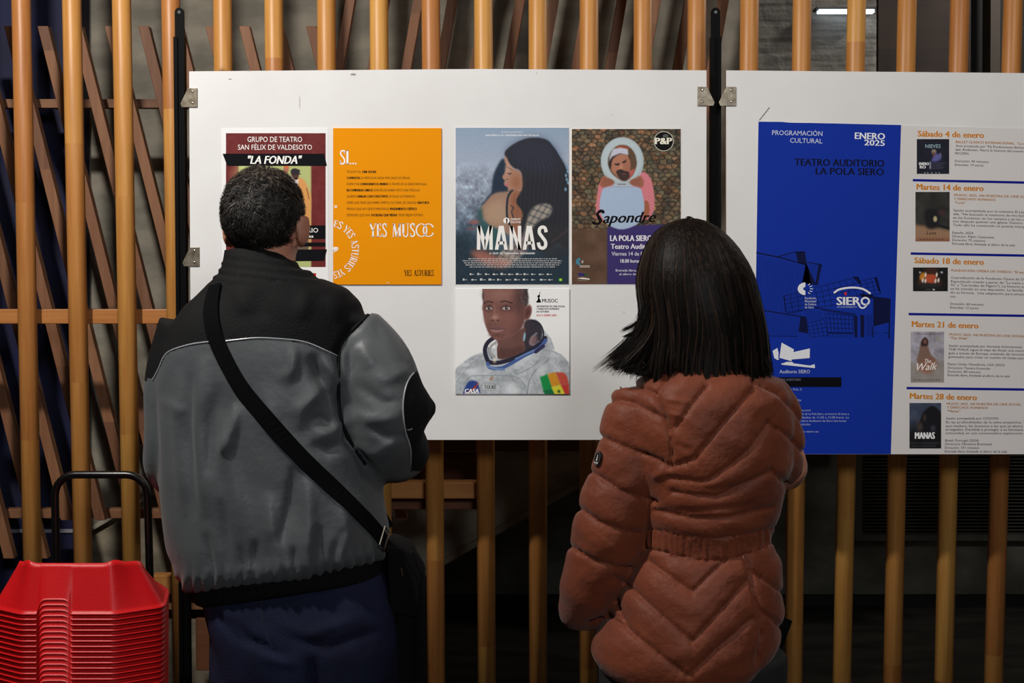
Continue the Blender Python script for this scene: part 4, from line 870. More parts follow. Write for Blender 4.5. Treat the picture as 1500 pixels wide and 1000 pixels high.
# thumbnails
def thumb(pts, cv_fn, x0, y0, x1, y1, bg):
    cv = Cv(x0, y0, x1, y1, 1.5, bg, (1320, 0), 8.333); cv_fn(cv); p.picture(cv, 'thumbnail_picture', layer=2)
def t1(cv):
    o = 180*8.333; m = lambda x, y: (x, y+o)
    cv.noise(60, 8, 1); cv.ell(400, 350+o, 30, 30, (150, 140, 120), soft=.4); cv.poly(smooth_closed([m(370, 470), m(400, 390), m(430, 370), m(490, 400), m(470, 460)]), (96, 96, 160), blur=10); cv.ell(400, 380+o, 14, 30, (120, 70, 60)); cv.ell(480, 390+o, 10, 26, (120, 110, 150), soft=.5)
    cv.poly([m(345, 470), m(365, 470), m(365, 560), m(345, 560)], (190, 190, 200))
    for k in range(6): cv.line([m(370+k % 2*10, 490+k*14), m(540-k % 3*20, 492+k*14)], 5, (110, 110, 130), op=.7)
    for x in (290, 325, 375, 425, 465): cv.ell(x, 608+o, 6, 6, (190, 190, 190))
thumb(None, t1, 1343, 203.6, 1390.4, 254.6, (10, 12, 34)); p.text('thumbnail_lettering', (170, 200, 214), 'NIEVES', 1355.4, 216.6, 1377.8, 5.2, layer=4); p.text('thumbnail_lettering', (230, 230, 230), 'ENERO', 1346.6, 241.8, 1360.4, 4, layer=4, bold=.04); p.text('thumbnail_lettering', (230, 230, 230), 'RO', 1347.6, 246.6, 1356, 4, layer=4, bold=.04)
def t2(cv):
    o = 260*8.333; cv.noise(70, 14, 2); cv.poly([(160, 570+o), (380, 600+o), (600, 640+o), (600, 800+o), (160, 800+o)], (156, 120, 92), blur=14); cv.poly([(160, 740+o), (600, 740+o), (600, 800+o), (160, 800+o)], (140, 84, 60), blur=14, op=.7)
    cv.poly(smooth_closed([(300, 400+o), (420, 380+o), (470, 480+o), (440, 600+o), (330, 620+o), (290, 520+o)]), (12, 12, 16), blur=14); cv.ell(416, 505+o, 24, 36, (190, 176, 130), soft=.3); cv.line([(440, 580+o), (590, 620+o)], 30, (16, 16, 16), soft=10); cv.ell(500, 430+o, 40, 30, (70, 40, 46), soft=.8)
    for k in range(8): cv.ell(240+k*38, 752+o, 10, 6, (60, 30, 20), soft=.4)
thumb(None, t2, 1341, 281, 1391, 353.4, (44, 42, 38)); p.text('thumbnail_lettering', (60, 30, 22), 'Luna', 1357, 343.2, 1371, 4.6, layer=4, shear=.3)
def t3(cv):
    o = 370*8.333; cv.poly(smooth_closed([(200, 400+o), (220, 330+o), (280, 240+o), (300, 190+o), (430, 190+o), (450, 260+o), (490, 340+o), (500, 400+o), (380, 380+o), (300, 380+o)]), (60, 30, 16), blur=10); cv.poly(smooth_closed([(310, 270+o), (410, 270+o), (430, 350+o), (370, 374+o), (300, 350+o)]), (190, 80, 44), blur=8); cv.ell(260, 290+o, 34, 50, (206, 130, 30), rot=20, soft=.4)
    for x, y in ((298, 270), (434, 270), (264, 338), (456, 336), (296, 345), (420, 345)): cv.ell(x, y+o, 12, 28, (236, 226, 220), rot=8, soft=.4)
    cv.poly([(290, 380+o), (420, 380+o), (500, 430+o), (200, 430+o)], (54, 54, 58), blur=14, op=.7); cv.ell(230, 240+o, 12, 10, (190, 190, 200)); cv.ell(495, 240+o, 16, 14, (170, 170, 180)); cv.ell(398, 450+o, 14, 9, (220, 220, 220)); cv.line([(300, 448+o), (360, 448+o)], 6, (110, 90, 80))
thumb(None, t3, 1337.4, 391.6, 1388.4, 426.4, (12, 10, 10))
def t4(cv):
    o = 460*8.333; cv.noise(80, 26, 4, tint=(1, 1, 1.15)); cv.noise(24, 12, 5); cv.poly([(110, 600+o), (540, 560+o), (540, 840+o), (110, 840+o)], (150, 140, 128), blur=40, op=.7)
    cv.poly(smooth_closed([(290, 284+o), (330, 320+o), (330, 400+o), (370, 500+o), (420, 560+o), (330, 640+o), (200, 580+o), (220, 450+o), (245, 340+o)]), (130, 100, 86), blur=8); cv.poly(smooth_closed([(290, 284+o), (328, 320+o), (320, 380+o), (250, 390+o), (248, 330+o)]), (52, 36, 34), blur=4); cv.ell(292, 335+o, 20, 28, (126, 84, 70)); cv.poly(smooth_closed([(300, 560+o), (420, 570+o), (430, 640+o), (320, 720+o), (200, 650+o)]), (160, 92, 66), blur=24, op=.8)
    cv.ell(455, 297+o, 26, 22, (170, 160, 130), soft=.3, op=.6)
    cv.line([(185, 242+o), (485, 242+o)], 9, (110, 84, 96), op=.8)
    for k in range(10): cv.ell(160+k*34, 803+o, 9, 6, (84, 50, 40), soft=.5)
thumb(None, t4, 1334, 485.6, 1382.8, 560, (158, 154, 164)); p.text('thumbnail_lettering', (240, 236, 230), 'The', 1354.6, 531.6, 1364, 6, layer=4, shear=.4, bold=.01); p.text('thumbnail_lettering', (240, 236, 230), 'Walk', 1343.6, 542.6, 1373.4, 10.5, layer=4, shear=.4, bold=.01, y1=541)
def t5(cv):
    o = 560*8.333; cv.poly([(100, 560+o), (500, 560+o), (500, 820+o), (100, 820+o)], (14, 14, 18), blur=70); cv.noise(60, 12, 7); cv.poly(smooth_closed([(280, 350+o), (380, 285+o), (460, 340+o), (500, 440+o), (500, 700+o), (300, 700+o), (200, 560+o), (240, 440+o)]), (12, 12, 18), blur=8); cv.ell(230, 540+o, 36, 56, (70, 58, 52), soft=.6); cv.ell(286, 430+o, 20, 40, (60, 48, 46), soft=.6); cv.ell(390, 560+o, 30, 34, (60, 62, 76), soft=.7)
    cv.line([(120, 740+o), (460, 740+o)], 22, (60, 60, 64), op=.5)
    for k in range(9): cv.ell(150+k*33, 776+o, 8, 4, (110, 110, 114), soft=.4)
thumb(None, t5, 1332.2, 590, 1378.6, 656.6, (62, 70, 92)); p.text('thumbnail_lettering', (240, 240, 240), 'MANAS', 1340.6, 642.4, 1369, 9.4, layer=4, bold=.03)
p.done()

# ------------------------------------------------------------------ stack of red booster seats on a trolley
red_m = mat('red moulded plastic', (206, 22, 26), .42, (196, 18, 24), (8, 8, 8), bump=.06, bscale=260, spec=.35)
SY = 3.00; sc0 = P(100, 897, 2.855); SX = sc0.x; SZ = sc0.z; SH = .096
def seat_mesh():
    V = []; Fc = []
    def outline(kx, ky, t):
        """plan of the shell: flat rear, swept corners, narrowing front; t=0 at the rim, 1 at the skirt"""
        f = (.084+.010*t)*kx; w = (.128+.052*t)*kx; hy = (.125+.02*t)*ky
        poly = [(-f, -hy), (f, -hy), (w, -hy+.060), (w*.86, hy*.35), (w*.55, hy), (-w*.55, hy), (-w*.86, hy*.35), (-w, -hy+.060)]
        cnt = [64, 14, 12, 10, 12, 10, 12, 14]; pts = []
        for i in range(8):
            a, b = poly[i], poly[(i+1) % 8]
            for q in range(cnt[i]): pts.append((a[0]+(b[0]-a[0])*q/cnt[i], a[1]+(b[1]-a[1])*q/cnt[i]))
        p = np.array(pts)
        for _ in range(5): p = (np.roll(p, 1, 0)+p*2+np.roll(p, -1, 0))/4
        return [tuple(q) for q in p], hy
    def notch(x, y, hy):
        if y > -hy+.004: return 0.0
        u = abs(x+.028)/.033
        return .027*(1-u**6)**.5 if u < 1 else 0.0
    def rimz(x, y, hy):
        z = -.36*max(0, y+hy-.035) + .005*math.exp(-((abs(x)-.088)/.012)**2) - .004*math.exp(-((abs(x)-.108)/.010)**2)
        return max(z, -SH+.018)
    rings = []
    for k, dz in ((.30, -1.0), (.84, -.8), (.93, -.3), (.975, .0), (1.0, .06)):     # dish and top rim
        o, hy = outline(k, k, 0); rings.append([(x, y, SH+rimz(x/k, y/k, hy/k)+dz*.03) for x, y in o])
    for t in (.10, .35, .6, .8, .94, 1.0):
        o, hy = outline(1, 1, t); R = []
        for x, y in o:
            nb = notch(x, y, hy); top = SH+rimz(x*(1-.25*t), y, hy); R.append((x, y, top*(1-t)+nb*t))
        rings.append(R)
    o0, hy = outline(1, 1, 1); o1, _ = outline(1.03, 1.04, 1)
    lip = []; lip2 = []; inn = []
    for (x, y), (x1, y1) in zip(o0, o1):
        nb = notch(x, y, hy); k = 0 if nb > .001 else 1
        lip.append((x+(x1-x)*k, y+(y1-y)*k, nb-.001*k)); lip2.append((x+(x1-x)*k, y+(y1-y)*k, nb-.0036*k-.0005)); inn.append((x*.985, y*.985, nb-.003*k))
    rings += [lip, lip2, inn]
    t2, _ = outline(.95, .95, 0); rings.append([(x, y, .018) for x, y in t2])
    for R in rings: V += R
    n = len(rings[0]); 
    for i in range(len(rings)-1):
        for k in range(n): Fc.append((i*n+k, (i+1)*n+k, (i+1)*n+(k+1) % n, i*n+(k+1) % n))
    Fc.append(tuple(range(n)))
    return V, Fc
v, f = seat_mesh(); me = bpy.data.meshes.new('booster_seat'); me.from_pydata(v, [], f); me.materials.append(red_m)
bm = bmesh.new(); bm.from_mesh(me); bmesh.ops.recalc_face_normals(bm, faces=bm.faces); bm.to_mesh(me); bm.free()
me.polygons.foreach_set('use_smooth', [True]*len(me.polygons))
words = ['topmost', 'second from the top', 'third from the top', 'fourth from the top', 'fifth from the top', 'sixth from the top', 'seventh from the top', 'eighth from the top', 'ninth from the top', 'tenth from the top', 'eleventh from the top', 'twelfth from the top', 'thirteenth from the top', 'fourteenth from the top', 'fifteenth from the top']
PITCH = .0112; i = 0; z = SZ
while z > .17:
    o = bpy.data.objects.new('booster_seat', me); COL.objects.link(o); o.location = (SX-.0008*min(i, 20)*.3, SY, z)
    lab = ('red plastic booster seat, topmost of the stack, its whole back showing' if i == 0 else 'red plastic booster seat, %s in the trolley stack' % words[i] if i < 15 else 'red plastic booster seat low in the trolley stack, below the picture edge')
    tag(o, lab, 'booster seat', 'stacked red booster seats'); z -= PITCH; i += 1
zb_ = z+PITCH
t = thing('trolley', 'black trolley with a tall tubular push handle carrying the stacked red seats', 'trolley', (SX, SY, 0))
tub = mat('black tube', (8, 8, 9), .3)
bevel(obj('platform', MB().box((SX-.15, SY-.19, .11), (SX+.15, SY+.3, zb_-.0055)), tub, t), .005)
hl, hr = P(82, 800, 3.36), P(217.5, 800, 3.36); ht = P(150, 695, 3.36).z; r = .05
xl, xr = hl.x, hr.x
pth = [(xl, 3.36, .10), (xl, 3.36, .6), (xl, 3.36, ht-r)] + [(xl+r-r*math.cos(a), 3.36, ht-r+r*math.sin(a)) for a in np.linspace(.3, math.pi/2, 6)] + [(xr-r+r*math.sin(a), 3.36, ht-r+r*math.cos(a)) for a in np.linspace(0, math.pi/2-.3, 6)] + [(xr, 3.36, ht-r), (xr+.004, 3.36, .6), (xr+.006, 3.36, .10)]
m = MB().tube(pth, .0093, 14, up=(0, 1, 0)); obj('handle', m, tub, t, smooth=True)
for sx in (-1, 1):
    for yy in (SY-.14, SY+.24):
        c = (SX+sx*.12, yy, .05); m = MB().tube([(c[0]-.012, yy, .05), (c[0]+.012, yy, .05)], .05, 20); w_ = obj('wheel', m, mat('grey rubber', (50, 50, 50), .8), t, smooth=False); bevel(w_, .003)
        m = MB().box((c[0]-.018, yy-.015, .05), (c[0]-.0135, yy+.015, .112)); m.box((c[0]+.0135, yy-.015, .05), (c[0]+.018, yy+.015, .112)); m.box((c[0]-.018, yy-.015, .105), (c[0]+.018, yy+.015, .113)); obj('fork', m, tub, w_)

# ------------------------------------------------------------------ people: shared tools
def raw_mesh(v, f, name='tmp'):
    me = bpy.data.meshes.new(name); me.from_pydata([tuple(p) for p in v], [], f); me.update(); return me
def remesh(geos, voxel, smooth=3):
    V = []; Fc = []
    for v, f in geos:
        o = len(V); V += [tuple(p) for p in v]; Fc += [tuple(i+o for i in q) for q in f]
    me = raw_mesh(V, Fc); bm = bmesh.new(); bm.from_mesh(me)
    bmesh.ops.recalc_face_normals(bm, faces=bm.faces); bm.to_mesh(me); bm.free()
    o = bpy.data.objects.new('tmp', me); COL.objects.link(o)
    md = o.modifiers.new('r', 'REMESH'); md.mode = 'VOXEL'; md.voxel_size = voxel; md.adaptivity = 0
    dg = bpy.context.evaluated_depsgraph_get(); out = bpy.data.meshes.new_from_object(o.evaluated_get(dg))
    bpy.data.objects.remove(o); bpy.data.meshes.remove(me)
    n = len(out.vertices); co = np.zeros(n*3); out.vertices.foreach_get('co', co); co = co.reshape(-1, 3)
    fa = [tuple(p.vertices) for p in out.polygons]
    ed = np.zeros(len(out.edges)*2, np.int64); out.edges.foreach_get('vertices', ed); ed = ed.reshape(-1, 2)
    bpy.data.meshes.remove(out)
    co = smooth_co(co, ed, smooth)
    return co, fa, ed
def smooth_co(co, ed, it, lam=.5):
    n = len(co); deg = np.bincount(ed.ravel(), minlength=n).astype(float)[:, None]
    for _ in range(it):
        s = np.zeros_like(co)
        for a in range(3):
            s[:, a] = np.bincount(ed[:, 0], co[ed[:, 1], a], n)+np.bincount(ed[:, 1], co[ed[:, 0], a], n)
        co = co + lam*(s/np.maximum(deg, 1)-co)
    return co
def normals(co, fa):
    me = raw_mesh(co, fa); n = np.zeros(len(co)*3); me.vertices.foreach_get('normal', n) if False else None
    n = np.array([v.normal for v in me.vertices]) if False else np.zeros((len(co), 3))
    buf = np.zeros(len(co)*3, np.float32); me.vertex_normals.foreach_get('vector', buf); bpy.data.meshes.remove(me)
    return buf.reshape(-1, 3).astype(float)
def segdist(px, py, segs):
    """distance in px from points to a list of polylines"""
    d = np.full(px.shape, 1e9)
    for pl in segs:
        for (x1, y1), (x2, y2) in zip(pl[:-1], pl[1:]):
            vx, vy = x2-x1, y2-y1; t = np.clip(((px-x1)*vx+(py-y1)*vy)/(vx*vx+vy*vy+1e-9), 0, 1)
            d = np.minimum(d, np.hypot(px-x1-t*vx, py-y1-t*vy))
    return d
def ring_lr(L, R, Y, ry, n=40, e=2.3, lift=0.0):
    """horizontal-ish ring through the left and right silhouette points"""
    a, b = P(L[0], L[1], Y), P(R[0], R[1], Y); c = (a+b)/2; h = (b-a)/2; out = []
    for k in range(n):
        t = 2*math.pi*k/n; cs, sn = math.cos(t), math.sin(t)
        cs = math.copysign(abs(cs)**(2/e), cs); sn = math.copysign(abs(sn)**(2/e), sn)
        out.append(c+h*cs+Vector((0, ry*sn, -lift*sn)))
    return out
def loft(rings):
    n = len(rings[0]); V = [p for r in rings for p in r]; m = len(rings)
    Fc = [(i*n+k, i*n+(k+1) % n, (i+1)*n+(k+1) % n, (i+1)*n+k) for i in range(m-1) for k in range(n)]
    Fc += [tuple(range(n-1, -1, -1)), tuple(range((m-1)*n, m*n))]
    return V, Fc
def spline(pts, k=6): return [Vector(p) for p in smooth_open([tuple(p) for p in pts], k)]
def limb(pts, rad, n=20, k=5, e=2.0):
    q = smooth_open([tuple(p)+(r,) for p, r in zip(pts, rad)], k)
    return tube_geo([Vector(p[:3]) for p in q], [p[3] for p in q], n)
def hand(wrist, dirv, palm_n, side, curl=.5):
    """palm and five separate bent fingers; side=+1 puts the thumb along +cross"""
    d = Vector(dirv).normalized(); nrm = Vector(palm_n).normalized(); s = d.cross(nrm).normalized()*side; g = []
    w = Vector(wrist)
    V, Fc = tube_geo([w-d*.02, w+d*.02, w+d*.055, w+d*.092], [(.026, .017), (.034, .016), (.042, .014), (.040, .011)], 16, up=s)
    g.append((V, Fc))
    for k, (off, ln_) in enumerate(((.031, .070), (.0105, .080), (-.0105, .074), (-.031, .058))):
        b = w+d*.075+s*off; p = [b]; dd = d.copy(); L = ln_+.015
        for j, fr in enumerate((.35, .35, .3)):
            p.append(p[-1]+dd*L*fr); dd = (dd+nrm*curl*(.55+.1*j)).normalized()
        g.append(tube_geo(p, [.0098, .0090, .0084, .0070], 10))
    b = w+d*.018+s*.028; p = [b, b+(d*.6+s*.75).normalized()*.036, b+(d*.6+s*.75).normalized()*.036+(d*.9+s*.25+nrm*.3).normalized()*.034, b+(d*.6+s*.75).normalized()*.036+(d*.9+s*.25+nrm*.3).normalized()*.034+(d+nrm*.5).normalized()*.024]
    g.append(tube_geo(p, [.0135, .0115, .0100, .0080], 10))
    return g
def head_geo(c, yaw, s=1.0):
    """face points to +Y turned by yaw (positive = to the right of the picture)"""
    R = Matrix.Rotation(-yaw, 3, 'Z'); c = Vector(c); g = []
    W = lambda x, y, z: c + R @ Vector((x*s, y*s, z*s))
    def el(p, r, rot=None):
        g.append(ellip_geo(W(*p), [q*s for q in r], 24, R @ rot if rot else R))
    el((0, -.012, .028), (.076, .094, .088)); el((0, .035, -.010), (.062, .062, .085)); el((0, .045, -.062), (.046, .050, .048))     # cranium, face, jaw
    el((0, .078, -.088), (.020, .018, .018)); el((0, .088, .022), (.046, .016, .014)); el((0, .100, -.008), (.009, .014, .026)); el((0, .108, -.022), (.013, .012, .010)); el((-.010, .100, -.026), (.007, .008, .006)); el((.010, .100, -.026), (.007, .008, .006))
    el((0, .092, -.050), (.022, .010, .006)); el((0, .091, -.059), (.018, .010, .007)); el((-.040, .070, -.018), (.020, .018, .018)); el((.040, .070, -.018), (.020, .018, .018))
    for sx in (-1, 1):
        rot = Matrix.Rotation(sx*-.45, 3, 'Z') @ Matrix.Rotation(-.15, 3, 'X')
        el((sx*.088, -.006, -.008), (.008, .021, .034), rot); el((sx*.080, .002, -.034), (.008, .011, .013), rot)
    return g, W, R
def make_obj(name, co, fa, m, parent, smooth=True, **kw):
    mb = MB(); mb.v = [tuple(p) for p in co]; mb.f = list(fa); return obj(name, mb, m, parent, smooth=smooth, **kw)
def submesh(co, fa, sel):
    fs = [fa[i] for i in np.nonzero(sel)[0]]; used = sorted({i for f in fs for i in f}); mp = {u: k for k, u in enumerate(used)}
    return co[used], [tuple(mp[i] for i in f) for f in fs]
def inpoly(px, py, pts):
    m = np.zeros(px.shape, bool); n = len(pts)
    for i in range(n):
        x1, y1 = pts[i]; x2, y2 = pts[(i+1) % n]
        if y1 == y2: continue
        c = (py > min(y1, y2)) & (py <= max(y1, y2)); m ^= c & (px < (py-y1)*(x2-x1)/(y2-y1)+x1)
    return m
def interp(x, pts): return np.interp(x, [p[0] for p in pts], [p[1] for p in pts])
def cast(bvh, px, py, off=.0):
    d = (P(px, py, 2.0)-Vector((0, 0, CZ))).normalized(); h, n, i, _ = bvh.ray_cast(Vector((0, 0, CZ)), d)
    if h is None: return None, None
    if n.dot(d) > 0: n = -n
    return h+n*off, n
def ribbon(pts, nrm, wd, th):
    """flat strap along points lying on a surface"""
    mb = MB(); n = len(pts); R = []
    for i in range(n):
        t = (pts[min(i+1, n-1)]-pts[max(i-1, 0)]).normalized(); s = t.cross(nrm[i]).normalized(); k = nrm[i]
        R.append([pts[i]+s*wd/2, pts[i]+s*wd/2+k*th, pts[i]-s*wd/2+k*th, pts[i]-s*wd/2])
    V = [p for r in R for p in r]; Fc = [(4*i+a, 4*i+(a+1) % 4, 4*i+4+(a+1) % 4, 4*i+4+a) for i in range(n-1) for a in range(4)]
    Fc += [(3, 2, 1, 0), (4*n-4, 4*n-3, 4*n-2, 4*n-1)]
    return mb.add(V, Fc)
def avg_n(ns, k=3):
    out = []
    for i in range(len(ns)):
        s = Vector((0, 0, 0))
        for j in range(max(0, i-k), min(len(ns), i+k+1)): s += ns[j]
        out.append(s.normalized())
    return out
def avg_p(ps, k=2):
    out = list(ps)
    for i in range(1, len(ps)-1):
        q = ps[max(0, i-k):i+k+1]; out[i] = sum(q, Vector((0, 0, 0)))/len(q)
    return out
skin_m = mat('skin', (196, 138, 112), .55, (180, 118, 94), (30, 30, 30), bump=.1, bscale=120)
eye_w = mat('eye white', (228, 222, 214), .2); eye_d = mat('dark iris', (40, 26, 18), .2)
def eyes(W, parent, s=1.0):
    for sx in (-1, 1):
        m = MB(); m.add(*ellip_geo(W(sx*.030, .082, .004), (.0125*s,)*3, 14)); e_ = obj('eye', m, eye_w, parent, smooth=True)
        m = MB(); m.add(*ellip_geo(W(sx*.030, .0905, .004), (.0058*s, .0048*s, .0058*s), 12)); obj('iris', m, eye_d, e_, smooth=True)
        m = MB(); m.tube([W(sx*.014, .099, .019), W(sx*.030, .102, .024), W(sx*.047, .092, .019)], [.0025, .0032, .0018], 8); obj('eyebrow', m, mat('eyebrow hair', (34, 28, 24), .8), parent)
def shoe(x, y, ang, parent, m, name='shoe'):
    R = Matrix.Rotation(-ang, 3, 'Z'); W = lambda a, b, z: Vector((x, y, 0)) + R @ Vector((a, b, z))
    rings = []
    for (yy, w_, h_, zc) in ((-.085, .022, .028, .032), (-.075, .034, .045, .05), (-.03, .038, .05, .055), (.03, .040, .042, .046), (.09, .046, .032, .036), (.15, .044, .024, .028), (.185, .028, .016, .02)):
        rings.append([W(w_*math.cos(a), yy, max(.004, zc+h_*math.sin(a))) for a in np.linspace(0, 2*math.pi, 17)[:-1]])
    mb = MB().add(*loft(rings)); o = obj(name, mb, m, parent, smooth=True)
    sole = [W(a*1.05, b, 0) for a, b in ((-.022, -.088), (.022, -.088), (.038, -.07), (.038, .02), (.047, .1), (.042, .16), (.02, .19), (-.02, .19), (-.042, .16), (-.047, .1), (-.038, .02), (-.038, -.07))]
    mb = MB(); n = len(sole); mb.add(sole+[p+Vector((0, 0, .016)) for p in sole], [tuple(range(n-1, -1, -1)), tuple(range(n, 2*n))]+[(i, (i+1) % n, n+(i+1) % n, n+i) for i in range(n)]); obj('sole', mb, black_m, o)

# ================================================================== the man in the grey and black jacket
YM = 2.86
man = thing('person', 'man in a grey and black jacket, seen from behind at the maroon poster', 'person', (P(440, 900, YM).x, YM, 0))
hc = P(389, 331, YM+.005)
hg, HW, HR = head_geo(hc, math.radians(14), .95)
mg = list(hg)
neck = limb([P(388, 350, YM), P(388, 395, YM-.01), P(390, 440, YM-.01)], [.060, .062, .085], 20)
mg.append(neck)
tor = [((340, 440), (455, 440), .07), ((300, 475), (495, 475), .085), ((275, 530), (510, 530), .10), ((275, 620), (515, 620), .105), ((290, 740), (520, 740), .105), ((318, 850), (535, 840), .105), ((335, 920), (550, 915), .11), ((345, 975), (555, 975), .105)]
mg.append(loft([ring_lr(L, R, YM, d) for L, R, d in tor]))
sL, sR = P(292, 490, YM), P(500, 492, YM); eL, eR = P(252, 655, YM), P(592, 622, YM-.02)
wL, wR = Vector((-.50, YM+.27, 1.15)), Vector((-.33, YM+.28, 1.17))
mg.append(limb([sL, (sL+eL)/2, eL, (eL+wL)/2, wL], [.055, .05, .042, .036, .028], 16)); mg.append(limb([sR, (sR+eR)/2, eR, (eR+wR)/2, wR], [.055, .05, .042, .036, .028], 16))
mg += hand(wL, (wR-wL)*.9+Vector((0, .06, 0)), (0, -1, -.15), -1, .45); mg += hand(wR, (wL-wR)*.9+Vector((0, .11, .0)), (0, -1, -.15), 1, .45)
hipx = P(445, 960, YM).x
for sx in (-1, 1):
    x = hipx+sx*.095
    mg.append(limb([(x, YM, .86), (x+sx*.012, YM, .62), (x+sx*.02, YM+.01, .46), (x+sx*.03, YM-.01, .28), (x+sx*.035, YM-.02, .09)], [.085, .07, .052, .052, .038], 18))
    mg.append(limb([(x+sx*.035, YM-.05, .045), (x+sx*.045, YM+.05, .035), (x+sx*.055, YM+.13, .03)], [.034, .036, .024], 14))
co_, fa_, ed_ = remesh(mg, .0055, 2)
body = make_obj('body', co_, fa_, skin_m, man)
eyes(HW, man, .95)
# jacket
rows = [((332, 369), (424, 377), .072), ((329, 383), (440, 393), .084), ((323, 402), (466, 407), .10), ((298, 424), (508, 422), .115), ((272, 448), (528, 442), .128), ((250, 480), (536, 470), .138), ((236, 515), (542, 505), .145), ((230, 560), (545, 550), .15), ((230, 620), (550, 620), .152), ((234, 700), (555, 690), .155), ((242, 760), (564, 740), .158), ((248, 805), (571, 778), .16), ((262, 842), (566, 805), .158), ((279, 864), (559, 817), .146), ((290, 871), (549, 826), .132), ((297, 878), (545, 836), .126)]
jg = [loft([ring_lr(L, R, YM, d, lift=.024*max(0, min(1, (L[1]-700)/150))+.016*max(0, min(1, (420-L[1])/30))) for L, R, d in rows])]
jg.append(limb([P(276, 478, YM), P(256, 545, YM+.0), P(258, 640, YM+.0), P(262, 690, YM+.05), (-.62, YM+.17, 1.10), wL+(wL-Vector((-.62, YM+.17, 1.10)))*-.12], [.062, .058, .064, .062, .052, .036], 24))
jg.append(limb([P(512, 480, YM-.01), P(545, 530, YM-.02), P(563, 590, YM-.03), P(562, 640, YM-.015), (-.24, YM+.12, 1.16), wR+Vector((.03, -.02, 0))], [.062, .076, .084, .080, .062, .036], 24))
jg.append(ellip_geo(P(578, 598, YM-.02), (.075, .075, .072), 20)); jg.append(ellip_geo(P(600, 600, YM-.0), (.048, .055, .045), 16)); jg.append(ellip_geo(P(614, 598, YM-.0), (.036, .030, .026), 16))
co_, fa_, ed_ = remesh(jg, .0065, 6)
nn = normals(co_, fa_); px, py = PROJ(co_)
def fold(px, py, segs, w_):
    # crease that fades out towards both of its ends
    d = np.full(px.shape, 1e9); u = np.zeros(px.shape); ls = [math.hypot(b[0]-a[0], b[1]-a[1]) for a, b in zip(segs[:-1], segs[1:])]; tot = sum(ls); acc = 0
    for (x1, y1), (x2, y2), l in zip(segs[:-1], segs[1:], ls):
        vx, vy = x2-x1, y2-y1; t = np.clip(((px-x1)*vx+(py-y1)*vy)/(l*l+1e-9), 0, 1); q = np.hypot(px-x1-t*vx, py-y1-t*vy); m = q < d
        d = np.where(m, q, d); u = np.where(m, (acc+t*l)/tot, u); acc += l
    return np.exp(-(d/w_)**2)*np.sin(math.pi*np.clip(u, 0, 1))**.7
D = np.zeros(len(co_))
ridges = [([(300, 520), (290, 620), (300, 760)], 9, .007), ([(262, 540), (262, 640), (270, 760)], 8, .005), ([(345, 640), (330, 660), (322, 664)], 5, .004), ([(350, 590), (340, 630), (322, 662)], 6, .008), ([(430, 505), (428, 540), (415, 560)], 7, .006), ([(380, 560), (400, 620), (440, 690)], 10, .003), ([(350, 800), (345, 720), (320, 600)], 9, .005), ([(392, 720), (400, 800), (402, 850)], 7, .006), ([(450, 700), (452, 770), (440, 850)], 9, .006), ([(500, 720), (505, 780), (495, 830)], 8, .005), ([(480, 560), (440, 600), (445, 630)], 8, .006), ([(524, 610), (500, 625), (460, 640)], 7, .005),
 ([(550, 560), (590, 545), (600, 540)], 8, .004), ([(510, 600), (540, 615), (590, 610)], 7, .004), ([(515, 650), (550, 665), (590, 640)], 8, .004), ([(530, 500), (545, 540)], 8, .004),
 ([(270, 610), (262, 600), (232, 585)], 6, .003), ([(325, 640), (318, 700), (330, 790)], 8, .003), ([(470, 525), (500, 560)], 6, .004), ([(350, 420), (360, 460)], 9, .004), ([(450, 420), (440, 470)], 9, .004), ([(480, 430), (500, 470)], 8, .003)]
valleys = [([(278, 545), (276, 640), (285, 760)], 7, -.006), ([(320, 560), (312, 620), (308, 700)], 7, -.005), ([(455, 520), (478, 570), (498, 600)], 7, -.010), ([(300, 780), (308, 830), (318, 860)], 5, -.007), ([(325, 730), (332, 800), (336, 850)], 5, -.006), ([(432, 680), (425, 740), (412, 800)], 6, -.007), ([(372, 790), (376, 845)], 5, -.007), ([(395, 780), (398, 846)], 4, -.006), ([(430, 800), (432, 842)], 4, -.006), ([(352, 800), (356, 850)], 4, -.004), ([(468, 770), (470, 838)], 5, -.006), ([(520, 640), (480, 660), (455, 650)], 6, -.006), ([(505, 770), (480, 835)], 4, -.004), ([(497, 560), (500, 600), (510, 641), (535, 681), (556, 703)], 6, -.013), ([(553, 450), (510, 487), (496, 515), (496, 560)], 4, -.006), ([(225, 590), (228, 640), (232, 720)], 4, -.004), ([(500, 640), (470, 612), (440, 620)], 5, -.004), ([(520, 560), (560, 590), (590, 590)], 6, -.004), ([(535, 620), (565, 640), (600, 640)], 5, -.004), ([(550, 470), (560, 500)], 5, -.002), ([(380, 425), (385, 470)], 9, -.003), ([(505, 430), (520, 470)], 7, -.003)]
for sg, w_, a in ridges+valleys: D += a*1.6*fold(px, py, sg, w_*1.25)
hem = interp(px, [(240, 872), (284, 868), (330, 861), (400, 851), (476, 844), (557, 821)])
gath = np.exp(-((hem-py-12)/16)**2)*(py < hem)
D += gath*1.1*(.0045*np.sin(px*.42+.6*np.sin(px*.13))+.004)
colr = (py < 412)*(px > 300)*(px < 470); D += colr*(.003*np.sin((py-px*.12)*.55))
nz_ = np.sin(co_[:, 0]*31+np.sin(co_[:, 2]*17)*2)*np.sin(co_[:, 2]*23+co_[:, 1]*19)*.002; D += nz_
D *= np.clip((py-372)/10, .2, 1)
cj = smooth_co(co_+nn*D[:, None], ed_, 1)
jbvh = BVHTree.FromPolygons([Vector(p) for p in cj], fa_)
fc_ = np.array([cj[list(f)].mean(0) for f in fa_]); fx, fy = PROJ(fc_)
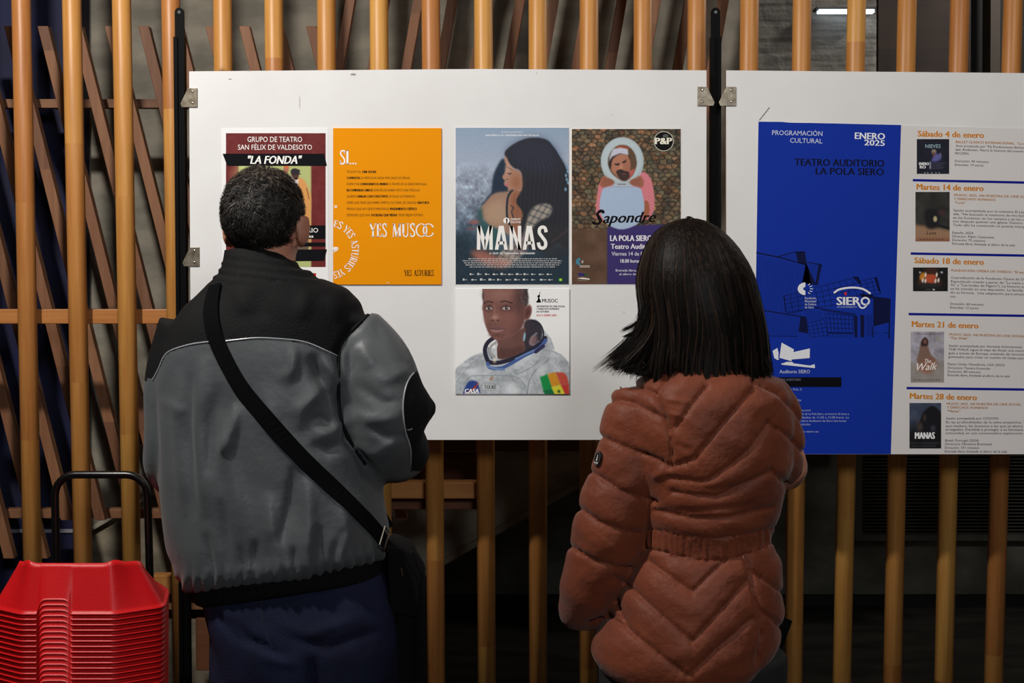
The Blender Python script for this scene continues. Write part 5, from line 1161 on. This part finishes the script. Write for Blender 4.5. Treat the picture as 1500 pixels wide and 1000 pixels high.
yoke_line = [(200, 556), (223, 556), (233, 540), (243, 518), (262, 509), (285, 503), (307, 500), (330, 499), (370, 495), (400, 495.5), (443, 499.5), (470, 510), (496, 522), (700, 522)]
arm_seam = [(554, 449), (532, 468), (512, 487), (499, 505), (496, 522), (496, 545), (497, 600), (510, 641), (535, 681), (556, 706), (556, 740), (700, 740), (700, 449)]
is_arm = inpoly(fx, fy, arm_seam)
yk = (fy < interp(fx, yoke_line)) & ~is_arm
patch_line = [(700, 530), (607, 545), (598, 556), (592, 575), (590, 600), (593, 630), (602, 655), (602, 690), (700, 690)]
pt_ = inpoly(fx, fy, patch_line)
hemf = interp(fx, [(240, 872), (284, 868), (330, 861), (400, 851), (476, 844), (557, 821)])
hb = np.zeros(len(fy), bool)
cl = (fy < interp(fx, [(300, 398), (340, 406), (390, 412), (440, 408), (480, 398)])) & yk
grey_m = mat('grey shell fabric', (75, 79, 81), .5, (68, 72, 75), (7, 7, 7), bump=.10, bscale=60, sheen=.1)
blk_f = mat('black shell fabric', (15, 15, 16), .8, (12, 12, 13), (6, 6, 6), bump=.25, bscale=300, spec=.2)
rib_m = mat('black ribbed knit', (9, 9, 10), .9, spec=.2)
main = ~(yk | pt_ | hb)
c1, f1 = submesh(cj, fa_, main); jacket = make_obj('jacket', c1, f1, grey_m, man)
for nm, sel, mm in (('yoke', yk & ~cl, blk_f), ('collar', cl, blk_f), ('elbow_patch', pt_ & ~yk, blk_f), ('hem_band', hb & ~pt_, rib_m)):
    c1, f1 = submesh(cj, fa_, sel)
    if f1: make_obj(nm, c1, f1, mm, jacket)
pip = mat('reflective piping', (150, 152, 156), .35)
br_ = [((281, 864), (558.5, 819.5), .143), ((283, 868), (558, 823), .142), ((285, 878), (557.5, 834), .140), ((292, 885), (557, 843), .138), ((300, 888), (556.5, 847), .134)]
br_ = [ring_lr(L, R, YM, d, n=240, lift=.024) for L, R, d in br_]
bc = [sum(r_, Vector((0, 0, 0)))/240 for r_ in br_]
br_ = [[p+(p-c).normalized()*(.0014*math.sin(k*math.pi/1.5)) for k, p in enumerate(r_)] for r_, c in zip(br_, bc)]
obj('hem_band', MB().add(*loft(br_)), rib_m, jacket, smooth=True)
def line_on(bvh, pts, off, k=6):
    q = smooth_open(pts, k); P_, N_ = [], []
    for x, y in q:
        h, n = cast(bvh, x, y, off)
        if h is not None and (not P_ or (h-P_[-1]).length < .09): P_.append(h); N_.append(n)
    return P_, avg_n(N_)
for pl in ([(224, 556), (233, 540), (243, 518), (262, 509), (285, 503), (306, 500.5)], [(331, 499.5), (370, 495), (400, 495.5), (443, 499.5), (470, 510), (494, 521)], [(606, 546), (598, 556), (592, 575), (590, 600), (593, 630), (601, 655), (601, 680)]):
    a, _ = line_on(jbvh, pl, .0010); m = MB().tube(avg_p(a), .0016, 6, up=(0, -1, .1)); obj('piping', m, pip, jacket)
a, _ = line_on(jbvh, [(551, 451), (532, 468), (512, 487), (499, 505), (496, 522), (496, 545), (497, 600), (510, 641), (535, 679)], .0006)
obj('armhole_seam', MB().tube(avg_p(a), .0036, 8, up=(0, -1, .1)), blk_f, jacket, smooth=True)
a, _ = line_on(jbvh, [(596, 629), (600, 629), (603, 627)], .0015, 3)
if len(a) > 2: obj('logo_mark', MB().tube(a, .001, 5, up=(0, -1, .1)), pip, jacket)
# trousers
jean = mat('dark denim', (25, 30, 56), .85, (14, 18, 38), (9, 9, 9), bump=.3, bscale=420, spec=.2)
tr = [((296, 855), (560, 835), .125), ((300, 885), (572, 860), .135), ((308, 915), (580, 890), .145), ((318, 945), (586, 935), .148), ((326, 985), (588, 985), .14)]
tg = [loft([ring_lr(L, R, YM, d, e=2.5) for L, R, d in tr])]
for sx in (-1, 1):
    x = hipx+sx*.092; tg.append(limb([(x, YM, .86), (x+sx*.010, YM, .62), (x+sx*.02, YM+.01, .46), (x+sx*.03, YM-.01, .28), (x+sx*.035, YM-.02, .07)], [.098, .092, .076, .070, .066], 22))
c1, f1, e1 = remesh(tg, .0075, 4); n1 = normals(c1, f1); px, py = PROJ(c1); D = np.zeros(len(c1))
for sg, w_, a in (([(330, 905), (370, 940), (420, 965)], 6, -.008), ([(300, 880), (345, 935), (400, 950)], 5, -.006), ([(455, 960), (470, 1050)], 8, -.016), ([(400, 905), (450, 930), (540, 900)], 8, .006), ([(420, 930), (480, 950), (560, 920)], 7, -.006), ([(380, 960), (440, 975)], 6, .005), ([(560, 850), (576, 885), (578, 900)], 4, -.005)): D += a*fold(px, py, sg, w_)
zz = c1[:, 2]; D += np.where(zz < .72, .004*np.sin(zz*70+c1[:, 0]*20), 0)
tc1 = smooth_co(c1+n1*D[:, None], e1, 1); trousers = make_obj('trousers', tc1, f1, jean, man)
tb = BVHTree.FromPolygons([Vector(p) for p in tc1], f1)
a, _ = line_on(tb, [(381, 876), (384, 905), (388, 925), (400, 950)], .0006); 
if len(a) > 2: obj('seam', MB().tube(avg_p(a), .0012, 5, up=(0, -1, .1)), mat('denim seam', (16, 20, 40), .8), trousers)
a, _ = line_on(tb, [(566, 852), (574, 868), (578, 882), (575, 893)], .001)
if len(a) > 2: obj('pocket_edge', MB().tube(avg_p(a), .0016, 5, up=(0, -1, .1)), mat('denim edge', (50, 56, 84), .8), trousers)
shm = mat('dark leather', (30, 24, 20), .5)
for sx in (-1, 1): shoe(hipx+sx*.13, YM-.0, sx*.12, man, shm)
# hair: short curly strands on the scalp
def hair_strands(c, R, s, n, length, curl, keep, grey, wd=.0011, seed=1, lift=.3):
    r_ = np.random.default_rng(seed); mb = [MB(), MB()]; V3 = lambda x, y, z: Vector(c)+R @ Vector((x*s, y*s, z*s))
    k = 0
    while k < n:
        v = r_.normal(size=3); v /= np.linalg.norm(v); p = np.array((v[0]*.080, -.012+v[1]*.098, .028+v[2]*.092))
        if not keep(p): continue
        k += 1; nr = Vector((v[0]/.080, v[1]/.098, v[2]/.092)).normalized()
        a = 4*math.sin(p[0]*75+2*math.sin(p[2]*60))+3*math.sin(p[2]*80+p[0]*30)+r_.normal()*.5; down = Vector((math.cos(a)*curl, r_.normal()*.3, -.8+math.sin(a)*curl)); down -= nr*down.dot(nr); down.normalize()
        side = nr.cross(down).normalized(); L = length*r_.uniform(.6, 1.3)*(1.15 if p[2] > .08 else 1)
        q = [Vector(p)]; d = (nr*lift+down).normalized(); cr = r_.normal()*.9
        for j in range(3):
            q.append(q[-1]+d*L/3); d = (d+side*cr*.7+down*.35-nr*.22*(j+.2)+nr*lift*.3).normalized()
        V = []; 
        for j, x in enumerate(q):
            w_ = wd*(1, 1, .8, .25)[j]; V += [x+side*w_, x-side*w_]
        V = [V3(x.x, x.y, x.z) for x in V]; g_ = 1 if r_.random() < grey(p) else 0
        mb[g_].add(V, [(0, 1, 3, 2), (2, 3, 5, 4), (4, 5, 7, 6)])
    return mb
def keep_m(p):
    x, y, z = p
    if z < (-.066 if x > .035 else -.088): return False
    if abs(x) > .060 and z < .008 and y > -.045: return False
    if y > .03 and z < .05: return False
    if y > .05: return z > .075
    if abs(x) > .05 and y > -.02 and z < .02: return False
    return True
hair_d = mat('dark hair', (42, 38, 35), .55, (20, 18, 17), (60, 60, 60), spec=.3); hair_g = mat('grey hair', (104, 94, 84), .6, spec=.25)
cap = [ellip_geo(HW(0, -.013, .028), (.0735, .0895, .0845), 30, HR)]
c1, f1, e1 = remesh(cap, .006, 1); n1 = normals(c1, f1)
loc = (np.array([HR.transposed() @ (Vector(p)-hc) for p in c1]))/.95
fl_ = np.array([loc[list(f)].mean(0) for f in f1]); kp = np.array([keep_m(p) for p in fl_])
c1 = c1+n1*(.0022*np.sin(loc[:, 0]*190+3*np.sin(loc[:, 2]*90))*np.sin(loc[:, 2]*170+loc[:, 1]*140))[:, None]
c2, f2 = submesh(c1, f1, kp); hair = make_obj('hair', c2, f2, mat('scalp hair', (24, 21, 20), .8), man)
hs = hair_strands(hc, HR, .95, 17000, .021, .9, keep_m, lambda p: .04+.5*max(0, min(1, (p[2]-.085)/.03)), wd=.0010, seed=3, lift=.34)
obj('hair_strands', hs[0], hair_d, hair, kind='stuff'); obj('grey_strands', hs[1], hair_g, hair, kind='stuff')

# bag with its strap across the back
by_ = YM+.02
bag = thing('shoulder_bag', 'black shoulder bag at the hip of the man in grey, strap across his back', 'bag', (P(590, 1000, by_).x, by_, P(590, 1000, by_).z-.02))
a, an = line_on(jbvh, [(318, 418), (310, 450), (313, 480), (322, 508), (350, 562), (382, 601), (432, 660), (478, 705), (522, 748), (552, 780), (565, 800)], .004, 8)
fr_pts = []
top = a[0]; fr_ = []
tgt = P(596, 815, YM+.10)
for kk in range(1, 22):
    u = kk/21; x = top.x+(tgt.x-top.x)*u**1.1; z = top.z+.01-(top.z-tgt.z)*u
    h, n_, _, _ = jbvh.ray_cast(Vector((x, YM+.8, z)), Vector((0, -1, 0)))
    if h is not None: fr_.append((h+Vector((0, .006, 0)), Vector((0, 1, .1)).normalized()))
over = [(top+Vector((0, .05, .035)), Vector((0, -.2, 1)).normalized()), (top+Vector((0, .10, .025)), Vector((0, .4, 1)).normalized())]
strap_m = mat('black webbing', (5, 5, 6), .9, bump=.3, bscale=900, spec=.1)
a = avg_p(a, 3)
endp = P(578, 826, YM+.03)
o_ = ribbon(a+[endp], an+[Vector((.6, -.6, .2)).normalized()], .031, .0022); obj('strap', o_, strap_m, bag)
fp = [q[0] for q in fr_]; fn_ = [q[1] for q in fr_]
if len(fp) > 3: obj('front_strap', ribbon(avg_p(fp, 3), fn_, .031, .0022), strap_m, bag)
# bag body: rounded wedge hanging beside the hip
rg = []
for (L, R, d) in (((566, 792), (578, 786), .05), ((560, 806), (603, 800), .085), ((560, 822), (609, 815), .105), ((562, 842), (621, 836), .115), ((566, 880), (622, 872), .12), ((566, 930), (622, 925), .12), ((566, 985), (622, 982), .12), ((570, 1024), (619, 1022), .115)):
    rg.append(ring_lr(L, R, by_+.07, d, n=28, e=3.2))
bgm = mat('black nylon', (3, 3, 4), .8, bump=.1, bscale=300, spec=.15)
bb = obj('bag_body', MB().add(*loft(rg)), bgm, bag, smooth=True)
fl = [P(566, 800, by_-.052), P(606, 808, by_-.052), P(618, 850, by_-.056), P(612, 905, by_-.056), P(570, 900, by_-.056)]
bevel(obj('flap', MB().prism(fl[::-1], .012), bgm, bag), .004)
# buckle on the strap
b0, nb = cast(jbvh, 557, 788, .010)
if b0 is not None:
    tdir = (a[-1]-a[-6]).normalized(); sd = tdir.cross(nb).normalized(); q = [b0+sd*.019+tdir*.018, b0-sd*.019+tdir*.018, b0-sd*.019-tdir*.018, b0+sd*.019-tdir*.018, b0+sd*.019+tdir*.018]
    obj('buckle', MB().tube(q, .0016, 8, up=tuple(nb)), mat('bright nickel', (214, 208, 190), .25, metal=1.0), bag)
rv = P(583.5, 834, by_-.062); obj('zip_pull', MB().tube([rv, rv+Vector((.006, -.001, .003)), rv+Vector((.008, 0, -.012))], .0016, 6), mat('bright nickel', (214, 208, 190)), bag)

# ================================================================== the woman in the rust quilted coat
YF = 2.60
wo = thing('person', 'woman with shoulder length dark hair in a rust quilted coat, seen from behind', 'person', (P(1020, 900, YF).x, YF, 0))
hc2 = P(1018, 419, YF+.02)
hg, HW2, HR2 = head_geo(hc2, math.radians(-8), .92)
mg = list(hg); mg.append(limb([P(1018, 440, YF+.01), P(1020, 500, YF), P(1022, 560, YF)], [.050, .050, .07], 18))
tor = [((960, 560), (1090, 560), .06), ((925, 590), (1135, 590), .08), ((930, 660), (1140, 660), .10), ((960, 770), (1120, 770), .095), ((945, 850), (1130, 850), .115), ((910, 920), (1130, 920), .125), ((905, 980), (1115, 980), .12)]
mg.append(loft([ring_lr(L, R, YF, d) for L, R, d in tor]))
sL, sR = P(935, 600, YF), P(1120, 600, YF); eL = P(885, 800, YF+.0); wL = P(862, 874, YF+.13); eR = P(1150, 690, YF+.04); wR = Vector((.36, YF+.26, 1.20))
mg.append(limb([sL, (sL+eL)/2, eL, (eL+wL)/2, wL], [.048, .043, .037, .031, .025], 16)); mg.append(limb([sR, (sR+eR)/2, eR, (eR+wR)/2, wR], [.048, .043, .037, .031, .025], 16))
mg += hand(wL+Vector((.0, .01, 0)), (0.25, .95, -.05), (1, -.1, 0), 1, .5); mg += hand(wR, (-.5, .6, .1), (0, -.5, -1), -1, .6)
hx2 = P(1015, 950, YF).x
for sx in (-1, 1):
    x = hx2+sx*.085
    mg.append(limb([(x, YF, .82), (x+sx*.005, YF, .6), (x+sx*.008, YF+.01, .44), (x+sx*.01, YF-.01, .27), (x+sx*.012, YF-.02, .08)], [.082, .066, .048, .047, .034], 18))
    mg.append(limb([(x+sx*.012, YF-.045, .04), (x+sx*.02, YF+.04, .033), (x+sx*.03, YF+.11, .028)], [.030, .032, .022], 14))
c1, f1, e1 = remesh(mg, .0055, 2); make_obj('body', c1, f1, skin_m, wo); eyes(HW2, wo, .92)
# coat
rows = [((985, 528), (1085, 528), .07), ((955, 545), (1108, 542), .09), ((928, 562), (1138, 556), .108), ((914, 590), (1156, 580), .122), ((915, 640), (1160, 625), .13), ((930, 690), (1156, 680), .13), ((938, 735), (1142, 728), .122), ((940, 772), (1132, 768), .114), ((938, 790), (1128, 785), .110), ((936, 806), (1130, 800), .110), ((926, 825), (1138, 818), .120), ((910, 860), (1143, 855), .134), ((893, 895), (1144, 893), .142), ((874, 930), (1139, 928), .146), ((868, 955), (1128, 955), .144), ((882, 976), (1108, 974), .136), ((930, 990), (1066, 988), .12)]
jg = [loft([ring_lr(L, R, YF, d, e=2.2) for L, R, d in rows])]
jg.append(limb([P(945, 580, YF), P(930, 618, YF-.005), P(922, 680, YF-.01), P(903, 741, YF-.01), P(886, 800, YF), P(864, 862, YF+.02), P(852, 898, YF+.065)], [.052, .058, .062, .066, .064, .052, .040], 26))
jg.append(limb([P(1110, 580, YF+.0), P(1126, 610, YF+.01), P(1128, 665, YF+.02), (.50, YF+.12, 1.17), (.43, YF+.20, 1.185), wR+Vector((.02, -.015, 0))], [.050, .058, .060, .056, .050, .034], 24))
c1, f1, e1 = remesh(jg, .0042, 7); n1 = normals(c1, f1); px, py = PROJ(c1)
seams = [[(1034, 566), (1012, 595), (991, 625)], [(1103, 570), (1060, 620), (1018, 671), (1000, 678), (983, 683)], [(1126, 620), (1100, 655), (1075, 678), (1040, 702), (1026, 705), (980, 700)],
 [(1103, 560), (1107, 560), (1140, 577), (1162, 600), (1180, 628)], [(1123, 620), (1148, 633), (1160, 645), (1180, 668)], [(1129, 689), (1148, 704), (1160, 720)], [(983, 547), (961, 578)], [(961, 578), (945, 569), (929, 562), (895, 569)], [(961, 578), (980, 628)],
 [(880, 590), (905, 586), (929, 590), (972, 613), (980, 628)], [(872, 638), (885, 641), (918, 655), (961, 671), (980, 683)], [(860, 688), (870, 693), (913, 720), (950, 731), (962, 735)], [(842, 742), (852, 746), (879, 765), (913, 777), (935, 781)], [(828, 795), (839, 802), (871, 821), (903, 830), (925, 832)],
 [(980, 628), (984, 655), (983, 683)],
 [(961, 747), (1015, 759), (1069, 757), (1130, 742)], [(950, 775), (997, 785), (1045, 790), (1090, 784), (1135, 774)], [(945, 801), (997, 814), (1037, 821), (1077, 817), (1117, 803), (1140, 788)],
 [(954, 824), (1014, 866.5), (1060, 822)], [(900, 845), (925, 861), (970, 902), (1014, 940), (1060, 890), (1104, 840)], [(890, 900), (919, 920), (965, 958), (1008, 990), (1050, 950), (1100, 907)],
 [(1098, 834), (1125, 853), (1150, 870)], [(1112, 893), (1128, 904), (1150, 924)], [(1090, 813), (1098, 834), (1102, 860), (1112, 893), (1116, 930), (1108, 970)], [(903, 880), (909, 899), (925, 925)], [(865, 912), (885, 905), (909, 899)], [(985, 720), (1050, 728), (1128, 690)]]
cen = [[(1014, 866), (1014, 990)]]
ds = segdist(px, py, seams); dc = segdist(px, py, cen)
D = .0040*(1-np.exp(-(ds/4)**1.2)) + .0035*np.clip(ds/30, 0, 1)**.8 - .0034*np.exp(-(ds/1.8)**2) - .0016*np.exp(-(dc/3)**2)
belt = (py > interp(px, [(945, 775), (997, 784), (1045, 790), (1090, 784), (1135, 774)])) & (py < interp(px, [(945, 801), (997, 814), (1037, 821), (1077, 817), (1117, 803), (1140, 788)])) & (px > 940)
D = np.where(belt, .002+.0022*np.sin(px*.75+.8*np.sin(px*.21)), D)
# puckers beside the seams
r_ = np.random.default_rng(12); pk = np.zeros(len(c1))
for pl in seams[:15]+seams[17:]:
    q = smooth_open(pl, 3)
    for (x, y) in q[::2]:
        a = r_.uniform(-.5, .5)+math.pi/2; L_ = r_.uniform(8, 16); pk += -.0028*fold(px, py, [(x-L_*math.cos(a)*.5, y-L_*math.sin(a)*.5), (x+L_*math.cos(a)*.5, y+L_*math.sin(a)*.5)], 1.8)
D += np.maximum(pk, -.004)
for sg, w_, a in (([(972, 585), (1010, 590)], 3, .004), ([(975, 605), (1008, 612)], 3, .004), ([(960, 745), (1010, 748), (1120, 738)], 5, -.004), ([(985, 712), (1050, 716), (1110, 706)], 4, -.003), ([(957, 700), (975, 690)], 5, .005), ([(990, 650), (1015, 660)], 4, -.004), ([(1105, 600), (1118, 640)], 5, -.003)): D += a*fold(px, py, sg, w_)
D += .0016*np.sin(c1[:, 0]*60+np.sin(c1[:, 2]*40)*2)*np.sin(c1[:, 2]*55)
cj2 = smooth_co(c1+n1*(D-.002)[:, None], e1, 1, .3)
rust = mat('rust quilted nylon', (118, 57, 33), .58, (104, 49, 29), (10, 10, 10), bump=.28, bscale=60, sheen=.1, spec=.25)
fcs = np.array([cj2[list(f)].mean(0) for f in f1]); fx, fy = PROJ(fcs)
bl_ = (fy > interp(fx, [(945, 775), (997, 784), (1045, 790), (1090, 784), (1135, 774)])) & (fy < interp(fx, [(945, 801), (997, 814), (1037, 821), (1077, 817), (1117, 803), (1140, 788)]))
axl = interp(fy, [(540, 800), (560, 955), (628, 980), (690, 978), (749, 956), (786, 943), (820, 928), (866, 903), (900, 880), (930, 862)])
sleeve = (fx < axl) & (fy > 560) & (fy < 935) & ~((fy > 905) & (fx > 866))
bl_ = bl_ & ~sleeve
c2, f2 = submesh(cj2, f1, ~bl_ & ~sleeve); coat = make_obj('coat', c2, f2, rust, wo)
c2, f2 = submesh(cj2, f1, bl_); make_obj('elastic_belt', c2, f2, rust, coat)
c2, f2 = submesh(cj2, f1, sleeve); slv = make_obj('sleeve', c2, f2, rust, coat)
wb_ = BVHTree.FromPolygons([Vector(p) for p in cj2], f1)
b0, nb = cast(wb_, 878.5, 672, .002)
if b0 is not None:
    u = Vector((0, 0, 1)); u = (u-nb*u.dot(nb)).normalized(); s = u.cross(nb).normalized()
    if s.x < 0: s = -s
    disc = lambda r, off, n=24, cx=0, cz=0: [b0+nb*off+s*(cx+r*.78*math.cos(2*math.pi*k/n))+u*(cz+r*math.sin(2*math.pi*k/n)) for k in range(n)]
    m = MB(); a_, b_ = disc(.0135, 0), disc(.0135, .0035); m.add(a_+b_, [tuple(range(24, 48))]+[(k, (k+1) % 24, 24+(k+1) % 24, 24+k) for k in range(24)]); bd = obj('sleeve_badge', m, mat('black badge', (12, 12, 12), .4), coat)
    # pale figure and bar on the badge
    m = MB(); m.add([b0+nb*.0039+s*x+u*z for x, z in ((-.0028, -.003), (0, -.0055), (.0028, -.003), (.0016, .001), (.001, .007), (-.001, .007), (-.0016, .001))], [tuple(range(7))]); obj('badge_emblem', m, mat('badge print', (176, 176, 172), .5), coat)
    m = MB(); m.add([b0+nb*.0039+s*x+u*z for x, z in ((-.0058, -.0095), (.0058, -.0095), (.0070, -.0068), (-.0070, -.0068))], [(0, 1, 2, 3)]); obj('badge_bar', m, mat('badge print', (176, 176, 172)), coat)
    m = MB(); a_, b_ = disc(.0125, .0038), disc(.0115, .0038); m.add(a_+b_, [(k, (k+1) % 24, 24+(k+1) % 24, 24+k) for k in range(24)]); obj('badge_rim', m, mat('badge rim', (110, 104, 98), .5), coat)
# dark trousers and boots
dkt = mat('dark trousers', (14, 16, 14), .85, bump=.2, bscale=300)
tg = [loft([ring_lr(L, R, YF, d) for L, R, d in (((930, 880), (1105, 880), .10), ((915, 940), (1105, 940), .115), ((905, 1000), (1102, 1000), .12), ((902, 1050), (1100, 1050), .12))])]
for sx in (-1, 1):
    x = hx2+sx*.082; tg.append(limb([(x, YF, .84), (x+sx*.004, YF, .6), (x+sx*.008, YF+.01, .44), (x+sx*.01, YF-.01, .27), (x+sx*.012, YF-.02, .08)], [.095, .080, .064, .062, .054], 20))
c1, f1, e1 = remesh(tg, .009, 3); make_obj('trousers', c1, f1, dkt, wo)
for sx in (-1, 1): shoe(hx2+sx*.095, YF, sx*.1, wo, mat('black leather', (18, 17, 17), .45), 'ankle_boot')

# hair: inner volume plus long strands with ragged ends
HR_ = [(319, 1004, 1016, .012), (323, 988, 1032, .035), (330, 972, 1046, .055), (341, 959, 1060, .072), (362, 946, 1079, .092), (394, 936, 1098, .108), (421, 934, 1107, .112), (454, 938, 1115, .112), (490, 939, 1122, .106), (524, 934, 1126, .100), (550, 930, 1130, .100), (575, 930, 1132, .100)]
HR_ = smooth_open(HR_, 5); hy_ = [h[0] for h in HR_]
def hsurf(row, phi, k=1.0):
    L = np.interp(row, hy_, [h[1] for h in HR_]); R = np.interp(row, hy_, [h[2] for h in HR_]); d = np.interp(row, hy_, [h[3] for h in HR_])
    c = (L+R)/2; w_ = (R-L)/2*k; yc = YF+.025-.02*min(1, max(0, (row-330)/200)); e = 2.25
    cs, sn = math.cos(phi), math.sin(phi); cs = math.copysign(abs(cs)**(2/e), cs); sn = math.copysign(abs(sn)**(2/e), sn)
    pc = P(c, row, yc); wx = w_*yc/F*1.003
    return Vector((pc.x+cs*wx, yc-sn*d*k, pc.z))
inner = []
n = 36
for row in (325, 333, 345, 365, 395, 425, 455, 490, 515, 526): inner.append([hsurf(row, 2*math.pi*k/n, .93) if math.sin(2*math.pi*k/n) > -.35 else hsurf(row, 2*math.pi*k/n, .93)+Vector((0, -(.13 if row > 372 else .02)*min(1, (-math.sin(2*math.pi*k/n)-.35)/.4), 0)) for k in range(n)])
hair2 = obj('hair', MB().add(*loft(inner)), mat('hair underlayer', (17, 14, 13), .85, (10, 8, 8), (120, 120, 6), spec=.15), wo, smooth=True)
bot = [(890, 543), (926, 549), (961, 553), (970, 546), (977, 536), (988, 545), (999, 551), (1015, 555), (1037, 565), (1052, 562), (1062, 556), (1073, 535), (1082, 545), (1096, 554), (1115, 552), (1132, 550)]
def strands(n, seed, kr, wd):
    r = np.random.default_rng(seed); mbs = [MB(), MB()]
    for i in range(n):
        u = r.random(); phi = math.pi*(-.16+1.32*u); k = r.uniform(*kr)
        cw = .085; ci = math.floor(phi/cw+.5*math.sin(phi*3)); cr_ = np.random.default_rng(ci+500).random(3); cc = (ci-.5*math.sin(phi*3)+.5)*cw
        clump = math.sin(phi*23+1.3)*.5+math.sin(phi*51)*.3
        r0 = 320+abs(r.normal())*9 if r.random() < .8 else r.uniform(330, 420)
        base = hsurf(540, phi, 1); bx, _ = PROJ([base]); end = np.interp(bx[0], [b[0] for b in bot], [b[1] for b in bot])+r.normal()*2.5+(cr_[0]-.55)*24-abs(r.normal())*4
        if math.sin(phi) < 0: end -= 18*(-math.sin(phi))/.5
        nseg = 12; pts = []; wob = r.normal()*.012; ph0 = r.uniform(0, 6.28); flip = 0
        left = phi > math.pi*.80
        if left and r.random() < .72: flip = r.uniform(.35, 1)
        if left and r.random() < .14: flip = r.uniform(1.0, 1.25)
        for j in range(nseg+1):
            t = j/nseg; row = r0+(end-r0)*t
            dphi = wob*math.sin(t*6+ph0)+.030*math.sin(t*4.5+phi*9)+(cc-phi)*.75*t**4
            # strands fan out from the crown
            if row < 345: dphi += (phi-math.pi/2)*-.15*(345-row)/25*0
            kk = k+.010*math.sin(t*9+ph0)*t+(cr_[1]-.5)*.05*t
            p = hsurf(row, phi+dphi, kk)
            if t > .55: p += Vector(((.5+.5*clump)*.0, 0, 0))
            if flip and row > 455:
                a = (row-455)/80; p.x -= flip*(.048*a**1.5)*(1.0 if phi > math.pi*.88 else .75); p.z += flip*.012*a*a
            pts.append(p)
        V = []; cdir = Vector((math.sin(phi), 0, 0))
        for j, p in enumerate(pts):
            w_ = wd*(1 if j < nseg-3 else (.9, .7, .45, .12)[j-nseg+3]); tn = (pts[min(j+1, nseg)]-pts[max(j-1, 0)]).normalized(); out = Vector((math.cos(phi), -math.sin(phi), .15)); s = tn.cross(out).normalized()*w_
            V += [p+s, p-s]
        mbs[1 if r.random() < .28 else 0].add(V, [(2*j, 2*j+1, 2*j+3, 2*j+2) for j in range(nseg)])
    return mbs
def hair_mat(name, ca, cb, rough):
    m = mat(name, ca, rough, cb, (150, 150, 3), spec=.10); return m
hd = hair_mat('near black hair', (25, 20, 17), (13, 10, 9), .5); hb_ = hair_mat('brown hair', (48, 35, 28), (28, 20, 16), .5)
A = strands(5200, 1, (.94, 1.02), .0016)
obj('hair_strands', A[0], hd, hair2, kind='stuff'); obj('brown_strands', A[1], hb_, hair2, kind='stuff')
# crown cap strands radiate from the parting, plus separate flicked locks on the left
m = MB(); r = np.random.default_rng(4)
for (pts, wsp, n) in (([(950, 440), (938, 466), (925, 478), (909, 485)], 6, 60), ([(952, 445), (940, 474), (927, 488), (911, 494)], 6, 60), ([(955, 470), (930, 500), (908, 516), (892, 528)], 12, 260), ([(960, 480), (935, 512), (915, 530), (897, 537)], 12, 260), ([(965, 490), (945, 520), (930, 538), (914, 542)], 12, 240), ([(970, 500), (955, 528), (945, 542), (930, 548)], 12, 200), ([(1110, 500), (1120, 525), (1126, 538), (1131, 545)], 5, 50), ([(1000, 328), (1004, 321), (1010, 318), (1018, 322)], 3, 10)):
    for i in range(n):
        ox, oy, oz = r.normal()*wsp*.45, r.normal()*wsp*.4, r.normal()*.012; q = smooth_open(pts, 3); sh = r.uniform(.75, 1.04); q = q[:max(4, int(len(q)*min(1, sh)))]
        L_ = len(q); V = []
        for j, (x, y) in enumerate(q):
            t = j/(L_-1); f_ = 1-.45*t; p = P(x+ox*f_, y+oy*f_, YF-.03+oz+.05*t*0); w_ = .0013*(1-t**3*.85); V += [p+Vector((w_*.8, 0, w_)), p-Vector((w_*.8, 0, w_))]
        m.add(V, [(2*j, 2*j+1, 2*j+3, 2*j+2) for j in range(L_-1)])
obj('flicked_strands', m, hd, hair2, kind='stuff')
# folded umbrella held at her right side
t_ = P(1150, 908, YF+.06); b_ = P(1112, 1010, YF+.02); d = (b_-t_)
um = thing('folded_umbrella', 'black folded umbrella hanging at the right side of the woman in rust', 'umbrella', t_+d*2.0)
pf = [(0, .011), (.03, .0125), (.35, .0135), (.42, .017), (.9, .025), (1.5, .024), (1.85, .016), (2.0, .006)]
cl_ = MB(); pth = [t_+d*a for a, _ in pf]; v, f = tube_geo(pth, [q[1] for q in pf], 16, up=(1, 0, 0))
cx = [pth[i//16] for i in range(len(v))]; v = [c+(p-c)*(1+.16*math.cos(8*2*math.pi*(i % 16)/16+i//16*.5)) if i//16 > 2 else p for i, (p, c) in enumerate(zip(v, cx))]
cl_.add(v, f); cu = obj('canopy', cl_, mat('black umbrella cloth', (5, 5, 6), .9, bump=.2, bscale=80, spec=.1), um, smooth=True)
obj('handle', MB().tube([t_-d*.02, t_+d*.36], .0135, 16), mat('black rubber grip', (4, 4, 5), .9, spec=.1), um, smooth=True)
obj('tie_band', MB().tube([t_+d*.60, t_+d*.68], .0215, 18), mat('black umbrella cloth', (8, 8, 9)), um, smooth=True)
obj('ferrule', MB().tube([t_+d*2.0, t_+d*2.15], [.004, .002], 8), screw_m, um)
